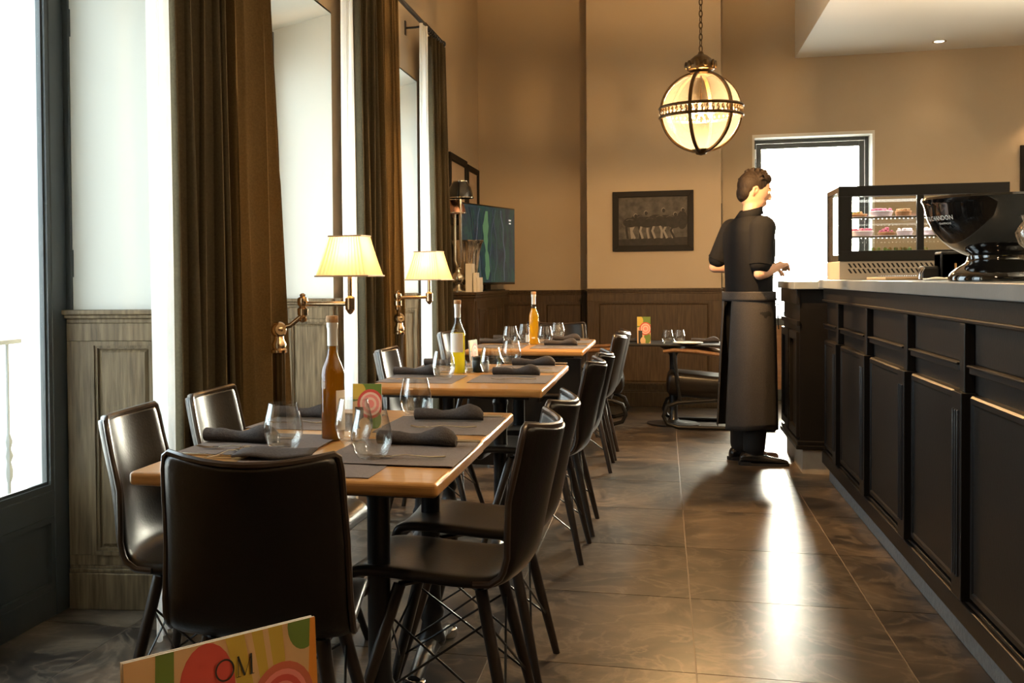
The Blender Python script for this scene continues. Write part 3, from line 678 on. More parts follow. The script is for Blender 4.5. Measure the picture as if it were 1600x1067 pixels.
def menu_card(label, loc, rotz, w, h, lean=.08, tall=False, text=True):
    c = thing('menu_card', label, 'menu card', loc, rotz)
    R = RX(-lean); e = .0009
    put = lambda n, g, m: obj(n, xf(g, R), m, c)
    put('card', box(-w / 2, w / 2, -e, e, 0, h), 'paper')
    put('back_leaf', box(-w / 2, w / 2, .004, .0055, 0, h), 'paper')
    y = -e - .00025; X0, X1 = -w / 2, w / 2
    cl = lambda g: clip_to(g, X0, X1, 0, h)
    put('print_ground', poly_xz([(X0, 0), (X1, 0), (X1, h), (X0, h)], y), 'squash_tan')
    if tall:
        put('print_leaf', poly_xz([(X0, h * .6), (X1, h * .72), (X1, h), (X0, h)], y - .0002), 'leaf_green')
        put('print_squash', cl(disc(X0 + .1 * w, h * .85, w * .35, h * .2, y - .0003)), 'squash_yellow')
        for q, (rr, m) in enumerate(((.46, 'radish_red'), (.37, 'radish_pale'), (.30, 'radish_pink'), (.21, 'radish_pale'), (.13, 'radish_pink'))):
            put('print_radish', cl(disc(.12 * w, h * .55, w * rr, w * rr * 1.1, y - .0004 - q * .0001)), m)
        put('print_stem', cl(disc(.25 * w, h * .2, w * .25, h * .22, y - .0004)), 'leaf_green')
        put('print_dark', poly_xz([(X0 + .08 * w, 0), (X0 + .38 * w, 0), (X0 + .38 * w, h * .48), (X0 + .08 * w, h * .48)], y - .0006), 'ink')
        put('print_pale', cl(disc(-.08 * w, h * .1, w * .2, h * .14, y - .0007)), 'squash_tan')
    else:
        put('print_leaf', cl(poly_xz([(X0 + .12 * w, 0), (X0 + .22 * w, 0), (X0 + .24 * w, h), (X0 + .15 * w, h)], y - .0002)), 'leaf_green')
        put('print_radish', cl(disc(-.10 * w, h * .64, .145 * w, h * .36, y - .0002)), 'radish_red')
        put('print_radish', cl(disc(-.22 * w, h * .52, .10 * w, h * .22, y - .0003)), 'radish_pink')
        put('print_squash', cl(poly_xz([(.0 * w, h), (.31 * w, h), (.33 * w, h * .50), (.08 * w, h * .45)], y - .0003)), 'squash_yellow')
        put('print_stripe', cl(poly_xz([(.10 * w, h), (.14 * w, h), (.19 * w, h * .5), (.15 * w, h * .5)], y - .0004)), 'squash_tan')
        put('print_stripe', cl(poly_xz([(.20 * w, h), (.23 * w, h), (.26 * w, h * .6), (.23 * w, h * .6)], y - .0004)), 'squash_tan')
        put('print_squash', cl(disc(.42 * w, h * .70, .10 * w, h * .45, y - .0004)), 'squash_tan')
        put('print_leaf', cl(disc(.43 * w, h * .96, .09 * w, h * .20, y - .0005)), 'leaf_green')
        put('print_orange', cl(poly_xz([(.44 * w, h * .3), (.5 * w, h * .3), (.5 * w, h), (.47 * w, h)], y - .0006)), 'orange_print')
        for q, (rr, m) in enumerate(((.175, 'card_red'), (.14, 'radish_pink'), (.115, 'radish_red'), (.085, 'radish_pink'), (.06, 'radish_red'), (.035, 'radish_pink'))):
            put('print_radish', cl(disc(.30 * w, h * .40, w * rr, w * rr, y - .0007 - q * .0001)), m)
        # large serif letters and the small line under them
        a = .0095; ox, oz = .035 * w, h * .76; wd = .0095
        O = [(ox - wd + wd * math.cos(t * PI / 16), oz + a * math.sin(t * PI / 16)) for t in range(33)]
        M_ = [strip(O, .0017, y - .0016)]
        mx0 = ox + .005
        for x, ww in ((mx0, .0008), (mx0 + .0145, .0022)): M_.append(strip([(x, oz - a), (x, oz + a)], ww, y - .0016))
        M_.append(strip([(mx0, oz + a), (mx0 + .0068, oz - a)], .0022, y - .0017)); M_.append(strip([(mx0 + .0068, oz - a), (mx0 + .0145, oz + a)], .0008, y - .0018))
        for x in (mx0, mx0 + .0145): M_.append(strip([(x - .0026, oz - a), (x + .0026, oz - a)], .0007, y - .0019))
        put('lettering', join(*M_), 'ink')
        put('lettering', on_card(text_geo('TABLE', .0095), ox + .006, h * .55, y - .0021), 'paper')
    return c
fr = cafe_table('table nearest the viewer, mostly below the frame, with the colourful menu card', (-.52, .62, 0), TB)
menu_card('colourful vegetable menu card with large letters at the bottom edge, nearest the viewer', (-.39, .93, .7505), math.radians(54), .205, .118, lean=.05)
menu_card('colourful menu card with striped beetroot slice behind the amber bottle', (-.868, 3.17, .7505), .12, .088, .135, tall=True)
menu_card('white-backed menu card seen edge-on right of the green oil bottle', (-.895, 5.30, .7505), 1.36, .10, .15, tall=True)

# ================================================================== curtains
def sheet(name, label, y0, y1, x, z0, z1, folds, amp, m, cat, group, flare=.12, skew=0., ph=0., top_y=None):
    """a hanging cloth in folds, drawn in at the top"""
    ym = (y0 + y1) / 2
    ty0, ty1 = top_y if top_y else (ym + (y0 - ym) * (1 - flare), ym + (y1 - ym) * (1 - flare))
    def fn(a, b):
        u = b ** 1.3
        yy = (y0 + (y1 - y0) * a) * (1 - u) + (ty0 + (ty1 - ty0) * a) * u
        w = 2 * PI * folds * a + ph + .35 * math.sin(5 * a + 2 * b)
        q = math.sin(w); am = amp * (1 - .35 * b) * (.88 + .12 * math.sin(7.3 * a + 1.3))
        return (x + am * (math.copysign(abs(q) ** .9, q)) + .012 * math.sin(3 * b + 9 * a), yy + skew * (1 - b) + .030 * math.cos(w) * (1 - .3 * b), z0 + (z1 - z0) * b)
    o = obj(name, grid(fn, int(folds * 16), 26), m, None, smooth=True)
    if m != 'sheer': solid(o, .006)
    return tag(o, label, cat, group)
XC = -1.635
CUR = 'heavy olive-brown curtains on the piers'; SHR = 'white sheer curtains at the window edges'
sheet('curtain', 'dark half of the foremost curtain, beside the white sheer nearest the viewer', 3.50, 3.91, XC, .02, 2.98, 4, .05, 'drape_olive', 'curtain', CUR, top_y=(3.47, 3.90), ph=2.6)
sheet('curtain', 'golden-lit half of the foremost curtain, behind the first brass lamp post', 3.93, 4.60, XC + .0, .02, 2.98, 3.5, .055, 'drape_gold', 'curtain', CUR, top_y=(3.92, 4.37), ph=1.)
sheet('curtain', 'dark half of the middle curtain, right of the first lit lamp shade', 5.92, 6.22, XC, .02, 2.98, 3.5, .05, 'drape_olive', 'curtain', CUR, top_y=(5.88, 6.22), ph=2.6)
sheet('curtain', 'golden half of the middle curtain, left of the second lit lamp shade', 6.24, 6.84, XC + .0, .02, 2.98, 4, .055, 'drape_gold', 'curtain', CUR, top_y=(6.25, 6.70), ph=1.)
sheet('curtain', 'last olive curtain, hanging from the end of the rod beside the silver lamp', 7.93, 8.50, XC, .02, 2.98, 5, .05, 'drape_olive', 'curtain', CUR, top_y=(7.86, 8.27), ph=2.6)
sheet('sheer_curtain', 'white sheer curtain left of the foremost olive curtain', 3.24, 3.40, XC + .02, .02, 2.98, 3, .014, 'sheer', 'curtain', SHR, top_y=(3.26, 3.39))
sheet('sheer_curtain', 'white sheer curtain behind the first lit lamp shade', 5.42, 5.70, XC + .02, .02, 2.98, 3, .014, 'sheer', 'curtain', SHR, top_y=(5.50, 5.68))
sheet('sheer_curtain', 'white sheer curtain behind the second lit lamp shade', 7.28, 7.66, XC + .02, .02, 2.98, 4, .014, 'sheer', 'curtain', SHR, top_y=(7.42, 7.62))
rod = thing('curtain_rod', 'dark iron curtain rod along the window wall', 'curtain rod', (-1.645, 1.2, 3.02))
obj('rod', tube([(0, 0, 0), (0, 7.10, 0)], .016, 10), 'black_iron', rod, smooth=True)
obj('finial', ball((0, 7.12, 0), .028), 'black_iron', rod, smooth=True)
for y in (.4, 2.6, 4.3, 6.43, 7.0):
    obj('bracket', join(tube([(0, y, -.014), (-.06, y, -.02), (-.132, y, -.02)], .008, 8), box(-.135, -.129, y - .018, y + .018, -.07, .03)), 'black_iron', rod)
for q in range(64):
    y = 2.24 + q * .046 if q < 20 else (4.57 + (q - 20) * .042 if q < 42 else 6.45 + (q - 42) * .029)
    if q % 2 == 0: obj('curtain_ring', xf(tube([(.022 * math.cos(a * PI / 6), 0, .022 * math.sin(a * PI / 6)) for a in range(12)], .003, 5, closed=True), T(0, y, -.006)), 'black_iron', rod, smooth=True)

# ================================================================== brass posts with swing arms and pleated shades
def lamp_post(label, px, py, elbow, head, srot, H=1.0, sh=1.0):
    t = thing('brass_lamp', label, 'lamp', (px, py, 0), 0, 'brass swing-arm lamps between the tables')
    obj('base', lathe([(.080, 0), (.080, .012), (.070, .022), (.045, .032), (.036, .05), (.030, .07)], 28), 'old_brass', t, smooth=True)
    n = 24; fl = []
    for z in (.07, H - .09):
        fl.append([((.024 + .0022 * math.cos(8 * 2 * PI * i / 64)) * math.cos(2 * PI * i / 64), (.024 + .0022 * math.cos(8 * 2 * PI * i / 64)) * math.sin(2 * PI * i / 64), z) for i in range(64)])
    obj('fluted_post', loft(fl), 'old_brass', t)
    obj('post_collar', lathe([(.025, H - .09), (.033, H - .085), (.034, H - .075), (.028, H - .068), (.030, H - .05), (.022, H - .035), (.020, H - .02)], 24), 'brass', t, smooth=True)
    e = Vector(elbow) - Vector((px, py, 0)); h = Vector(head) - Vector((px, py, 0))
    obj('elbow_ball', join(ball((0, 0, H + .005), .033, 16, 12), tube([(0, 0, H + .005), (.018, -.025, H + .008)], [.025, .022], 14)), 'brass', t, smooth=True)
    obj('lower_arm', tube([(0, 0, H + .01), (e.x * .5, e.y * .5, H + (e.z - .045 - H) * .35), (e.x, e.y, e.z - .045)], .010, 12), 'brass', t, smooth=True)
    obj('joint', lathe([(.004, -.075), (.014, -.070), (.018, -.058), (.012, -.052), (.021, -.045), (.022, -.020), (.012, -.012), (.020, -.004), (.022, .008), (.020, .022), (.010, .028), (.012, .036), (.004, .042)], 18), 'brass', t, smooth=True, loc=e)
    obj('upper_arm', tube([e, (h.x, h.y, e.z)], .0095, 12), 'brass', t, smooth=True)
    obj('head_joint', lathe([(.003, -.042), (.010, -.036), (.016, -.026), (.020, -.022), (.0205, .022), (.014, .026), (.010, .03), (.0095, .105), (.014, .108), (.016, .15)], 18), 'brass', t, smooth=True, loc=(h.x, h.y, e.z))
    zb, zt = h.z, h.z + .155 * sh
    s = obj('lamp_shade', (lambda: None) and shade_geo(.108 * sh, .088 * sh, .066 * sh, .052 * sh, 0, .155 * sh), 'shade_cloth', t, loc=(h.x, h.y, zb), rot=(0, 0, srot))
    for (bw, bd, z) in ((.110 * sh, .090 * sh, .0), (.067 * sh, .053 * sh, .155 * sh)):
        obj('shade_trim', tube([(-bw, -bd, z), (bw, -bd, z), (bw, bd, z), (-bw, bd, z)], .0035, 6, closed=True), 'print_tan', s)
    obj('bulb', ball((h.x, h.y, zb + .06), .024, 12, 8, sz=1.3), 'bulb', t, smooth=True)
    point('lamp_light', (px + h.x, py + h.y, zb + .10), 3.2, WARM, .03)
    return t
def shade_geo(w0, d0, w1, d1, z0, z1):
    rings = []
    for j in range(4):
        u = j / 3; w = w0 + (w1 - w0) * (u ** .9); dd = d0 + (d1 - d0) * (u ** .9); r = []
        per = 26
        for side in range(4):
            for i in range(per):
                a = i / per; k = .0018 * (1 if i % 2 else -1)
                if side == 0: r.append((-w + 2 * w * a, -dd - k, z0 + (z1 - z0) * u))
                if side == 1: r.append((w + k, -dd + 2 * dd * a, z0 + (z1 - z0) * u))
                if side == 2: r.append((w - 2 * w * a, dd + k, z0 + (z1 - z0) * u))
                if side == 3: r.append((-w - k, dd - 2 * dd * a, z0 + (z1 - z0) * u))
        rings.append(r)
    return loft(rings, caps=False)
lamp_post('brass post lamp with pleated shade over the far end of the front table', -1.478, 4.08, (-1.383, 4.10, 1.108), (-1.184, 4.09, 1.216), -.10, 1.0)
lamp_post('farther brass post lamp with pleated shade, before the middle curtain', -1.485, 6.15, (-1.475, 6.08, 1.098), (-1.305, 6.15, 1.198), -.20, .97, 1.04)

# ================================================================== sideboard, television and what stands on it
sb = thing('sideboard', 'dark oak sideboard with panelled front under the television', 'cabinet', (-1.62, 9.78, 0))
obj('carcass', box(-.15, .13, -.97, .96, .06, 1.045), 'dark_oak', sb, bevel=.004)
obj('plinth', box(-.145, .12, -.95, .95, 0, .06), 'dark_oak', sb)
obj('sideboard_top', join(box(-.15, .152, -.995, .965, 1.068, 1.092), box(-.15, .142, -.983, .96, 1.045, 1.068)), 'dark_oak', sb, bevel=.004)
for q in range(4):
    y0 = -.95 + q * .477
    dr = obj('door', box(.131, .149, y0, y0 + .465, .085, 1.02), 'dark_oak', sb, bevel=.003)
    g = xf(join(frame_rect(y0 + .06, y0 + .405, .15, .955, .018, .010, .149), frame_rect(y0 + .085, y0 + .38, .175, .93, .02, .006, .149)), Matrix(((0, 1, 0, 0), (1, 0, 0, 0), (0, 0, 1, 0), (0, 0, 0, 1))))
    obj('door_moulding', g, 'dark_oak', dr)
    obj('knob', ball((.163, y0 + (.43 if q % 2 == 0 else .035), .60), .013), 'old_brass', dr, smooth=True)
obj('end_panel', join(frame_rect(-.13, .115, .10, 1.01, .045, .012, -.982)), 'dark_oak', sb)
ta = math.atan2(10.4 - 9.25, -1.378 + 1.70)
tv = thing('television', 'flat television showing a dark green picture on the oak sideboard', 'television', (-1.545, 9.84, 1.093), ta)
def screen_mat():
    m = bpy.data.materials.new('tv_picture'); m.use_nodes = True; t = m.node_tree; b = t.nodes['Principled BSDF']
    c = N(t, 'ShaderNodeTexCoord'); n = N(t, 'ShaderNodeTexNoise'); n.inputs['Scale'].default_value = 2.3; n.inputs['Detail'].default_value = 5; n.inputs['Distortion'].default_value = 1.2
    mp = N(t, 'ShaderNodeMapping'); mp.inputs['Scale'].default_value = (4.5, 1, 1.6); mp.inputs['Location'].default_value = (3.1, 0, 2.2)
    t.links.new(c.outputs['Object'], mp.inputs[0]); t.links.new(mp.outputs[0], n.inputs['Vector'])
    r = N(t, 'ShaderNodeValToRGB'); e = r.color_ramp.elements
    e[0].position = .36; e[0].color = (.020, .035, .050, 1); e[1].position = .66; e[1].color = (.028, .075, .055, 1)
    for p, col in ((.46, (.035, .07, .08, 1)), (.50, (.018, .045, .05, 1)), (.56, (.035, .095, .075, 1))):
        q = e.new(p); q.color = col
    t.links.new(n.outputs['Fac'], r.inputs[0]); t.links.new(r.outputs[0], b.inputs['Emission Color']); b.inputs['Emission Strength'].default_value = .55
    b.inputs['Base Color'].default_value = (.01, .012, .012, 1); b.inputs['Roughness'].default_value = .18
    M['tv_picture'] = m
screen_mat()
mat('fairway', (.02, .03, .02), .3, noise=(9, (.03, .06, .03), 6, .2), emis=((.10, .22, .10), .7))
mat('pale_line', (.03, .03, .04), .3, emis=((.10, .13, .16), .5)); mat('dark_line', (.01, .01, .01), .3, emis=((.008, .018, .03), .5))
obj('casing', box(-.60, .60, -.014, .030, .055, .775), 'gloss_black', tv, bevel=.004)
scr = obj('screen', box(-.588, .588, -.0165, -.014, .075, .763), 'tv_picture', tv)
fw = [(-.06 + .025 * math.sin(5 * z + 1) + .02 * z, .10 + z * .62) for z in [q / 14 for q in range(15)]]
v, f = [], []
for i, (x, z) in enumerate(fw):
    wd = (.040 + .020 * math.sin(9 * i / 14 + .6) + .008 * (i % 3)) * math.sin(PI * (i + .8) / 16) ** .5; v += [(x - wd, -.0170, z), (x + wd, -.0170, z)]
for i in range(14): f.append((2 * i, 2 * i + 1, 2 * i + 3, 2 * i + 2))
obj('pictured_strip', (v, f), 'fairway', scr)
for q, (x0, am, fr_, wd) in enumerate(((-.30, .05, 5, .010), (-.22, .04, 6, .016), (-.16, .03, 8, .008), (.06, .03, 5, .008), (.10, .04, 6, .005), (.15, .03, 7, .007), (-.38, .05, 4, .012), (.30, .05, 3, .02))):
    obj('pictured_line', strip([(x0 + am * math.sin(fr_ * i / 12 + q) + .012 * math.sin(17 * i / 12 + 2 * q), .09 + i / 12 * .65) for i in range(13)], wd, -.0167 - q * .00001), 'pale_line' if q % 2 else 'dark_line', scr)
obj('caption', join(poly_xz([(.45, .65), (.505, .65), (.505, .664), (.45, .664)], -.0172), poly_xz([(.455, .622), (.50, .622), (.50, .634), (.455, .634)], -.0172)), 'screen_text', scr)
obj('stand', join(box(-.05, .05, -.01, .02, .01, .06), box(-.21, .21, -.085, .09, 0, .012)), 'gloss_black', tv, bevel=.003)
sl = thing('silver_lamp', 'twin-stemmed silver lamp with dark metal shades on the sideboard', 'lamp', (-1.640, 8.885, 1.093))
obj('base', lathe([(.062, 0), (.062, .010), (.050, .022), (.030, .034), (.022, .05), (.020, .062), (.046, .085), (.056, .115), (.046, .145), (.022, .165), (.020, .185), (.030, .195), (.012, .21)], 28), 'silver', sl, smooth=True)
for (x, y, zt, m_, zs, r0, r1, hh) in ((.028, -.03, .785, 'gloss_black', .775, .108, .058, .135), (-.030, .03, .66, 'copper_shade', .655, .092, .050, .110)):
    st = obj('stem', tube([(x * .2, y * .2, .20), (x, y, .26), (x, y, zt)], .011, 12), 'silver', sl, smooth=True)
    shd = obj('shade', lathe([(r0, 0), (r0 * .96, hh * .25), (r0 * .84, hh * .6), (r1, hh), (r1 - .004, hh), (r0 * .84 - .004, hh * .6), (r0 - .004, 0)], 28, closed=True), m_, sl, smooth=True, loc=(x, y, zs))
    obj('shade_rim', join(lathe([(r0 + .004, -.004), (r0 + .005, .004), (r0 - .004, .006), (r0 - .004, -.004)], 28, closed=True), lathe([(r1 + .003, hh - .003), (r1 + .003, hh + .005), (r1 - .006, hh + .005), (r1 - .006, hh - .003)], 28, closed=True)), 'silver', shd, smooth=True)
pl = thing('silver_urn', 'fluted silver urn behind the white boxes on the sideboard', 'urn', (-1.60, 9.115, 1.093))
rings = []
for r_, z in ((.070, 0), (.074, .012), (.048, .03), (.045, .06), (.072, .10), (.086, .20), (.098, .32), (.116, .40), (.134, .425), (.136, .435)):
    rings.append([((r_ * (1 + .045 * math.cos(14 * 2 * PI * i / 84) * (.08 < z < .41))) * math.cos(2 * PI * i / 84), (r_ * (1 + .045 * math.cos(14 * 2 * PI * i / 84) * (.08 < z < .41))) * math.sin(2 * PI * i / 84), z) for i in range(84)])
obj('urn_body', loft(rings), 'silver', pl, smooth=True)
for q, (x, y, h, w, l) in enumerate(((-1.550, 8.95, .235, .052, 'tallest of the white boxed books beside the silver lamp'), (-1.502, 8.97, .16, .026, 'middle white book, lower than its neighbour by the lamp'), (-1.4735, 8.98, .120, .024, 'lowest and rightmost white book on the sideboard'))):
    bk = thing('book', l, 'book', (x, y, 1.093), 0, 'white books standing on the sideboard')
    obj('cover', join(box(-w / 2, -w / 2 + .003, -.075, .075, 0, h), box(w / 2 - .003, w / 2, -.075, .075, 0, h), box(-w / 2 + .003, w / 2 - .003, -.075, -.072, 0, h)), 'paper', bk)
    obj('pages', box(-w / 2 + .003, w / 2 - .003, -.072, .072, .003, h - .004), 'mount_board', bk)

# ================================================================== pictures
def picture(label, loc, rotz, w, h, art, fw=.05, mount=0):
    p = thing('framed_picture', label, 'picture', loc, rotz)
    obj('frame', frame_rect(-w / 2, w / 2, -h / 2, h / 2, fw, -.028, -.002), 'picture_frame', p, bevel=.003)
    obj('frame_lip', frame_rect(-w / 2 + fw - .004, w / 2 - fw + .004, -h / 2 + fw - .004, h / 2 - fw + .004, .008, -.010, -.012), 'photo_dark', p)
    a = obj('print', box(-w / 2 + fw, w / 2 - fw, -.010, -.004, -h / 2 + fw, h / 2 - fw), art, p)
    if mount:
        obj('mount', frame_rect(-w / 2 + fw, w / 2 - fw, -h / 2 + fw, h / 2 - fw, mount, -.002, -.0105), 'mount_board', p)
    return p, a
pc, art = picture('black-framed dark photograph of a huddled crowd of figures on the back wall', (-.09, 10.417, 1.722), 0, .725, .555, 'photo_grey', .052)
rg = random.Random(3)
def blob(x, z, rx, rz, y=-.0112): return disc(x, z, rx, rz, y, 16)
def ink(name, g, m): obj(name, clip_to(g, -.308, .308, -.223, .223), m, art)
ink('printed_ground', poly_xz([(-.31, -.225), (.31, -.225), (.31, -.150), (-.31, -.165)], -.0104), 'photo_dark')
for q in range(13):                                                    # legs, some pale
    x = -.235 + q * .036 + rg.uniform(-.008, .008); k = rg.uniform(-.035, .035)
    ink('printed_leg', strip([(x, -.02), (x + k, -.09), (x + k * .4 + .012, -.160)], .020, -.0106 - q * .00002), 'photo_light' if q % 3 else 'photo_dark')
for q, (x, z, rx, rz) in enumerate(((-.20, -.01, .070, .045), (-.13, .005, .080, .055), (-.05, -.01, .085, .050), (.03, .005, .080, .055), (.11, .0, .075, .055), (.19, -.01, .065, .06), (.262, .005, .048, .085))):
    ink('printed_figure', blob(x, z, rx, rz, -.0110 - q * .00002), 'photo_dark')
for q, (x, z) in enumerate(((-.155, .052), (-.062, .078), (.095, .100), (.20, .060), (.268, .098))):
    ink('printed_head', blob(x, z, .017, .021, -.0114), 'photo_light'); ink('printed_hair', blob(x + .002, z - .004, .015, .019, -.0116), 'photo_dark')
for q, (x, z) in enumerate(((-.21, .022), (-.11, .050), (-.03, .030), (.06, .050), (.15, .045))):
    ink('printed_shoulder', strip([(x - .03, z - .012), (x, z), (x + .035, z - .010)], .005, -.0117), 'photo_grey')
picture('larger dark-framed print with tan mount, left of its pair on the window wall', (XL + .001, 9.58, 1.98), PI / 2, .84, .62, 'print_tan', .06)
picture('smaller dark-framed print right of its pair, above the television', (XL + .001, 10.36, 1.96), PI / 2, .64, .62, 'print_tan', .05)
picture('dark-framed picture at the right edge of the view, above the bar', (3.40, 10.897, 2.11), 0, .63, .48, 'photo_grey', .05)
sc = thing('wall_sconce', 'wall light glowing above the picture at the right edge', 'lamp', (3.22, 10.88, 2.62))
obj('back_plate', box(-.04, .04, -.02, .018, -.05, .05), 'old_brass', sc, bevel=.003)
obj('arm', tube([(0, -.02, 0), (0, -.07, .0), (0, -.10, .02)], .008, 8), 'old_brass', sc, smooth=True)
obj('cup', lathe([(.02, 0), (.045, .03), (.055, .06), (.050, .06), (.018, .008)], 18, closed=True), 'old_brass', sc, smooth=True, loc=(0, -.10, .015))
spot('sconce_light', (3.22, 10.76, 2.66), 14, WARM, 120, .03).rotation_euler = (0, 0, 0)

# ================================================================== pendant globe lantern
def pendant(label, x, y, zc, R):
    p = thing('globe_pendant', label, 'pendant lamp', (x, y, zc))
    g = [(R * math.sin(PI * j / 24), -R * math.cos(PI * j / 24)) for j in range(1, 24)]
    obj('glass_globe', lathe([(.012, -R)] + g + [(.02, R)], 40), 'globe_glass', p, smooth=True)
    for k in range(6):
        a = 2 * PI * (k + .22) / 6; ca, sa = math.cos(a), math.sin(a); v = []
        pts = [((R + .003) * math.sin(PI * j / 28), (R + .003) * math.cos(PI * j / 28)) for j in range(1, 28)]
        for r_, z in pts:
            w = .0095; n = 1 + .011 / R
            for rr, zz, t in ((r_, z, -w), (r_, z, w), (r_ * n, z * n, w), (r_ * n, z * n, -w)): v.append((rr * ca - t * sa, rr * sa + t * ca, zz))
        m = len(pts); f = [(4 * i + q, 4 * i + (q + 1) % 4, 4 * i + 4 + (q + 1) % 4, 4 * i + 4 + q) for i in range(m - 1) for q in range(4)] + [(0, 1, 2, 3), (4 * m - 1, 4 * m - 2, 4 * m - 3, 4 * m - 4)]
        obj('rib', (v, f), 'old_brass', p, smooth=True)
    for z in (.027, -.027):
        r_ = math.sqrt(R * R - z * z)
        obj('band', lathe([(r_, z - .008), (r_ + .014, z - .009), (r_ + .019, z), (r_ + .014, z + .009), (r_, z + .008)], 48, closed=True), 'old_brass', p, smooth=True)
    for q in range(48):
        a = 2 * PI * q / 48
        if q == 0: bead = obj('band_bead', xf(ball((0, 0, 0), .0095, 8, 6, sy=.8, sz=2.0), T(0, 0, 0)), 'brass', p, smooth=True); b = bead
        else: b = bead.copy(); COL.objects.link(b)
        b.location = ((R + .004) * math.cos(a), (R + .004) * math.sin(a), 0)
    crown = [(.058, R - .012), (.066, R + .002), (.060, R + .012), (.076, R + .022), (.082, R + .045), (.074, R + .060), (.066, R + .066), (.060, R + .082), (.036, R + .102), (.018, R + .112), (.012, R + .126)]
    obj('crown', lathe(crown, 32), 'old_brass', p, smooth=True)
    for q in range(10):
        a = 2 * PI * q / 10
        obj('crown_leaf', xf(ball((0, 0, 0), .017, 8, 6, sx=.55, sz=1.35), T(.082 * math.cos(a), .082 * math.sin(a), R + .050) @ RZ(a)), 'old_brass', p, smooth=True)
    obj('finial', lathe([(.002, -R - .028), (.026, -R - .022), (.034, -R - .010), (.050, -R + .004), (.052, -R + .014), (.03, -R + .016)], 24), 'old_brass', p, smooth=True)
    obj('lamp_stem', lathe([(.006, .0), (.006, R)], 10), 'old_brass', p, smooth=True)
    for k in range(3):
        a = 2 * PI * k / 3 + .5; bx, by = .060 * math.cos(a), .060 * math.sin(a)
        obj('bulb_arm', tube([(0, 0, .01), (bx * .6, by * .6, -.06), (bx, by, -.055), (bx, by, -.03)], .005, 8), 'old_brass', p, smooth=True)
        obj('bulb', lathe([(.008, -.03), (.017, -.005), (.019, .015), (.010, .045), (.002, .062)], 12, cx=bx, cy=by), 'bulb', p, smooth=True)
    z = R + .126; k = 0; first = None
    while zc + z < CEIL - .05:
        if first is None:
            lk = xf(tube([(.0095 * math.cos(t * PI / 7), 0, .021 * math.sin(t * PI / 7)) for t in range(14)], .0032, 6, closed=True), T(0, 0, 0)); first = obj('chain_link', lk, 'old_brass', p, smooth=True); c = first
        else: c = first.copy(); COL.objects.link(c)
        c.location = (0, 0, z + .018); c.rotation_euler = (0, 0, (k % 2) * PI / 2 + .5); z += .0335; k += 1
    obj('ceiling_rose', lathe([(.01, CEIL - zc - .06), (.05, CEIL - zc - .04), (.07, CEIL - zc)], 24), 'old_brass', p, smooth=True)
    point('pendant_light', (x, y, zc - .04), 310, WARM, .015)
    return p
pendant('glass globe pendant with brass ribs hanging on a chain', .215, 6.6, 2.155, .222)

# ================================================================== bar counter
bc = thing('bar_counter', 'long black panelled bar counter with fluted pilasters', 'counter', (.92, 0, 0))
CY0, CY1 = 1.0, 6.83
obj('carcass', box(.012, .80, CY0, CY1, .11, 1.128), 'black_panel', bc)
obj('plinth', box(.020, .78, CY0, CY1 - .01, 0, .105), 'kick_stone', bc, bevel=.002)
obj('base_rail', join(box(-.020, .012, CY0, CY1, .105, .175), box(-.010, .012, CY0, CY1, .175, .19)), 'black_panel', bc, bevel=.005)
obj('frieze', join(box(-.012, .012, CY0, CY1, 1.062, 1.128), box(-.020, .012, CY0, CY1, 1.05, 1.064)), 'black_panel', bc, bevel=.004)
edges = [1.27, 2.08, 2.88, 3.69, 4.51, 5.365, 6.21]
PW = .115
for e in edges:
    lo = obj('pilaster', box(-.034, .012, e, e + PW, .19, .835), 'black_panel', bc, bevel=.003)
    for q in range(3): obj('flute', tube([(-.0345, e + .032 + q * .026, .26), (-.0345, e + .032 + q * .026, .78)], .0055, 8, flat=1), 'black_iron', lo, smooth=True)
    obj('pilaster_head', box(-.018, .012, e + .028, e + PW - .028, .835, 1.05), 'black_panel', bc, bevel=.003)
bays = [(edges[i] + PW, edges[i + 1]) for i in range(len(edges) - 1)] + [(edges[-1] + PW, CY1 - .03)]
for a, b in bays:
    w = b - a
    obj('ledge', join(box(-.012, .012, a, b, .895, .915), box(-.020, .012, a, b, .915, .923)), 'black_panel', bc, bevel=.003)
    obj('upper_panel', box(.004, .012, a + .01, b - .01, .93, 1.048), 'black_panel', bc)
    g = [(.012, a + .015, .20), (.012, b - .015, .20), (.012, b - .015, .832), (.012, a + .015, .832)]
    i1 = [(-.008, a + .018, .203), (-.008, b - .018, .203), (-.008, b - .018, .829), (-.008, a + .018, .829)]
    i2 = [(-.014, a + .024, .209), (-.014, b - .024, .209), (-.014, b - .024, .823), (-.014, a + .024, .823)]
    i3 = [(-.014, a + .040, .225), (-.014, b - .040, .225), (-.014, b - .040, .807), (-.014, a + .040, .807)]
    i4 = [(-.009, a + .046, .231), (-.009, b - .046, .231), (-.009, b - .046, .801), (-.009, a + .046, .801)]
    v = g + i1 + i2 + i3 + i4; f = [tuple(4 * r + q for q in ()) for r in ()]
    f = [(4 * r + q, 4 * r + (q + 1) % 4, 4 * r + 4 + (q + 1) % 4, 4 * r + 4 + q) for r in range(4) for q in range(4)] + [(16, 17, 18, 19)]
    obj('lower_panel', (v, f), 'black_panel', bc)
obj('end_panel', box(.02, .79, CY1, CY1 + .012, .12, 1.12), 'black_panel', bc)
wt = obj('worktop', box(.885, 1.80, .95, 6.87, 1.1285, 1.178), 'marble', None, bevel=.004)
tag(wt, 'grey marble worktop along the top of the bar counter', 'worktop')
ws = thing('waiter_station', 'narrow black side cabinet at the far end of the bar, before the waiter', 'cabinet', (.79, 7.02, 0))
obj('kick', box(.028, .8, .012, .90, 0, .15), 'pale_stone', ws)
obj('carcass', box(.012, .8, .01, .92, .15, 1.12), 'black_panel', ws)
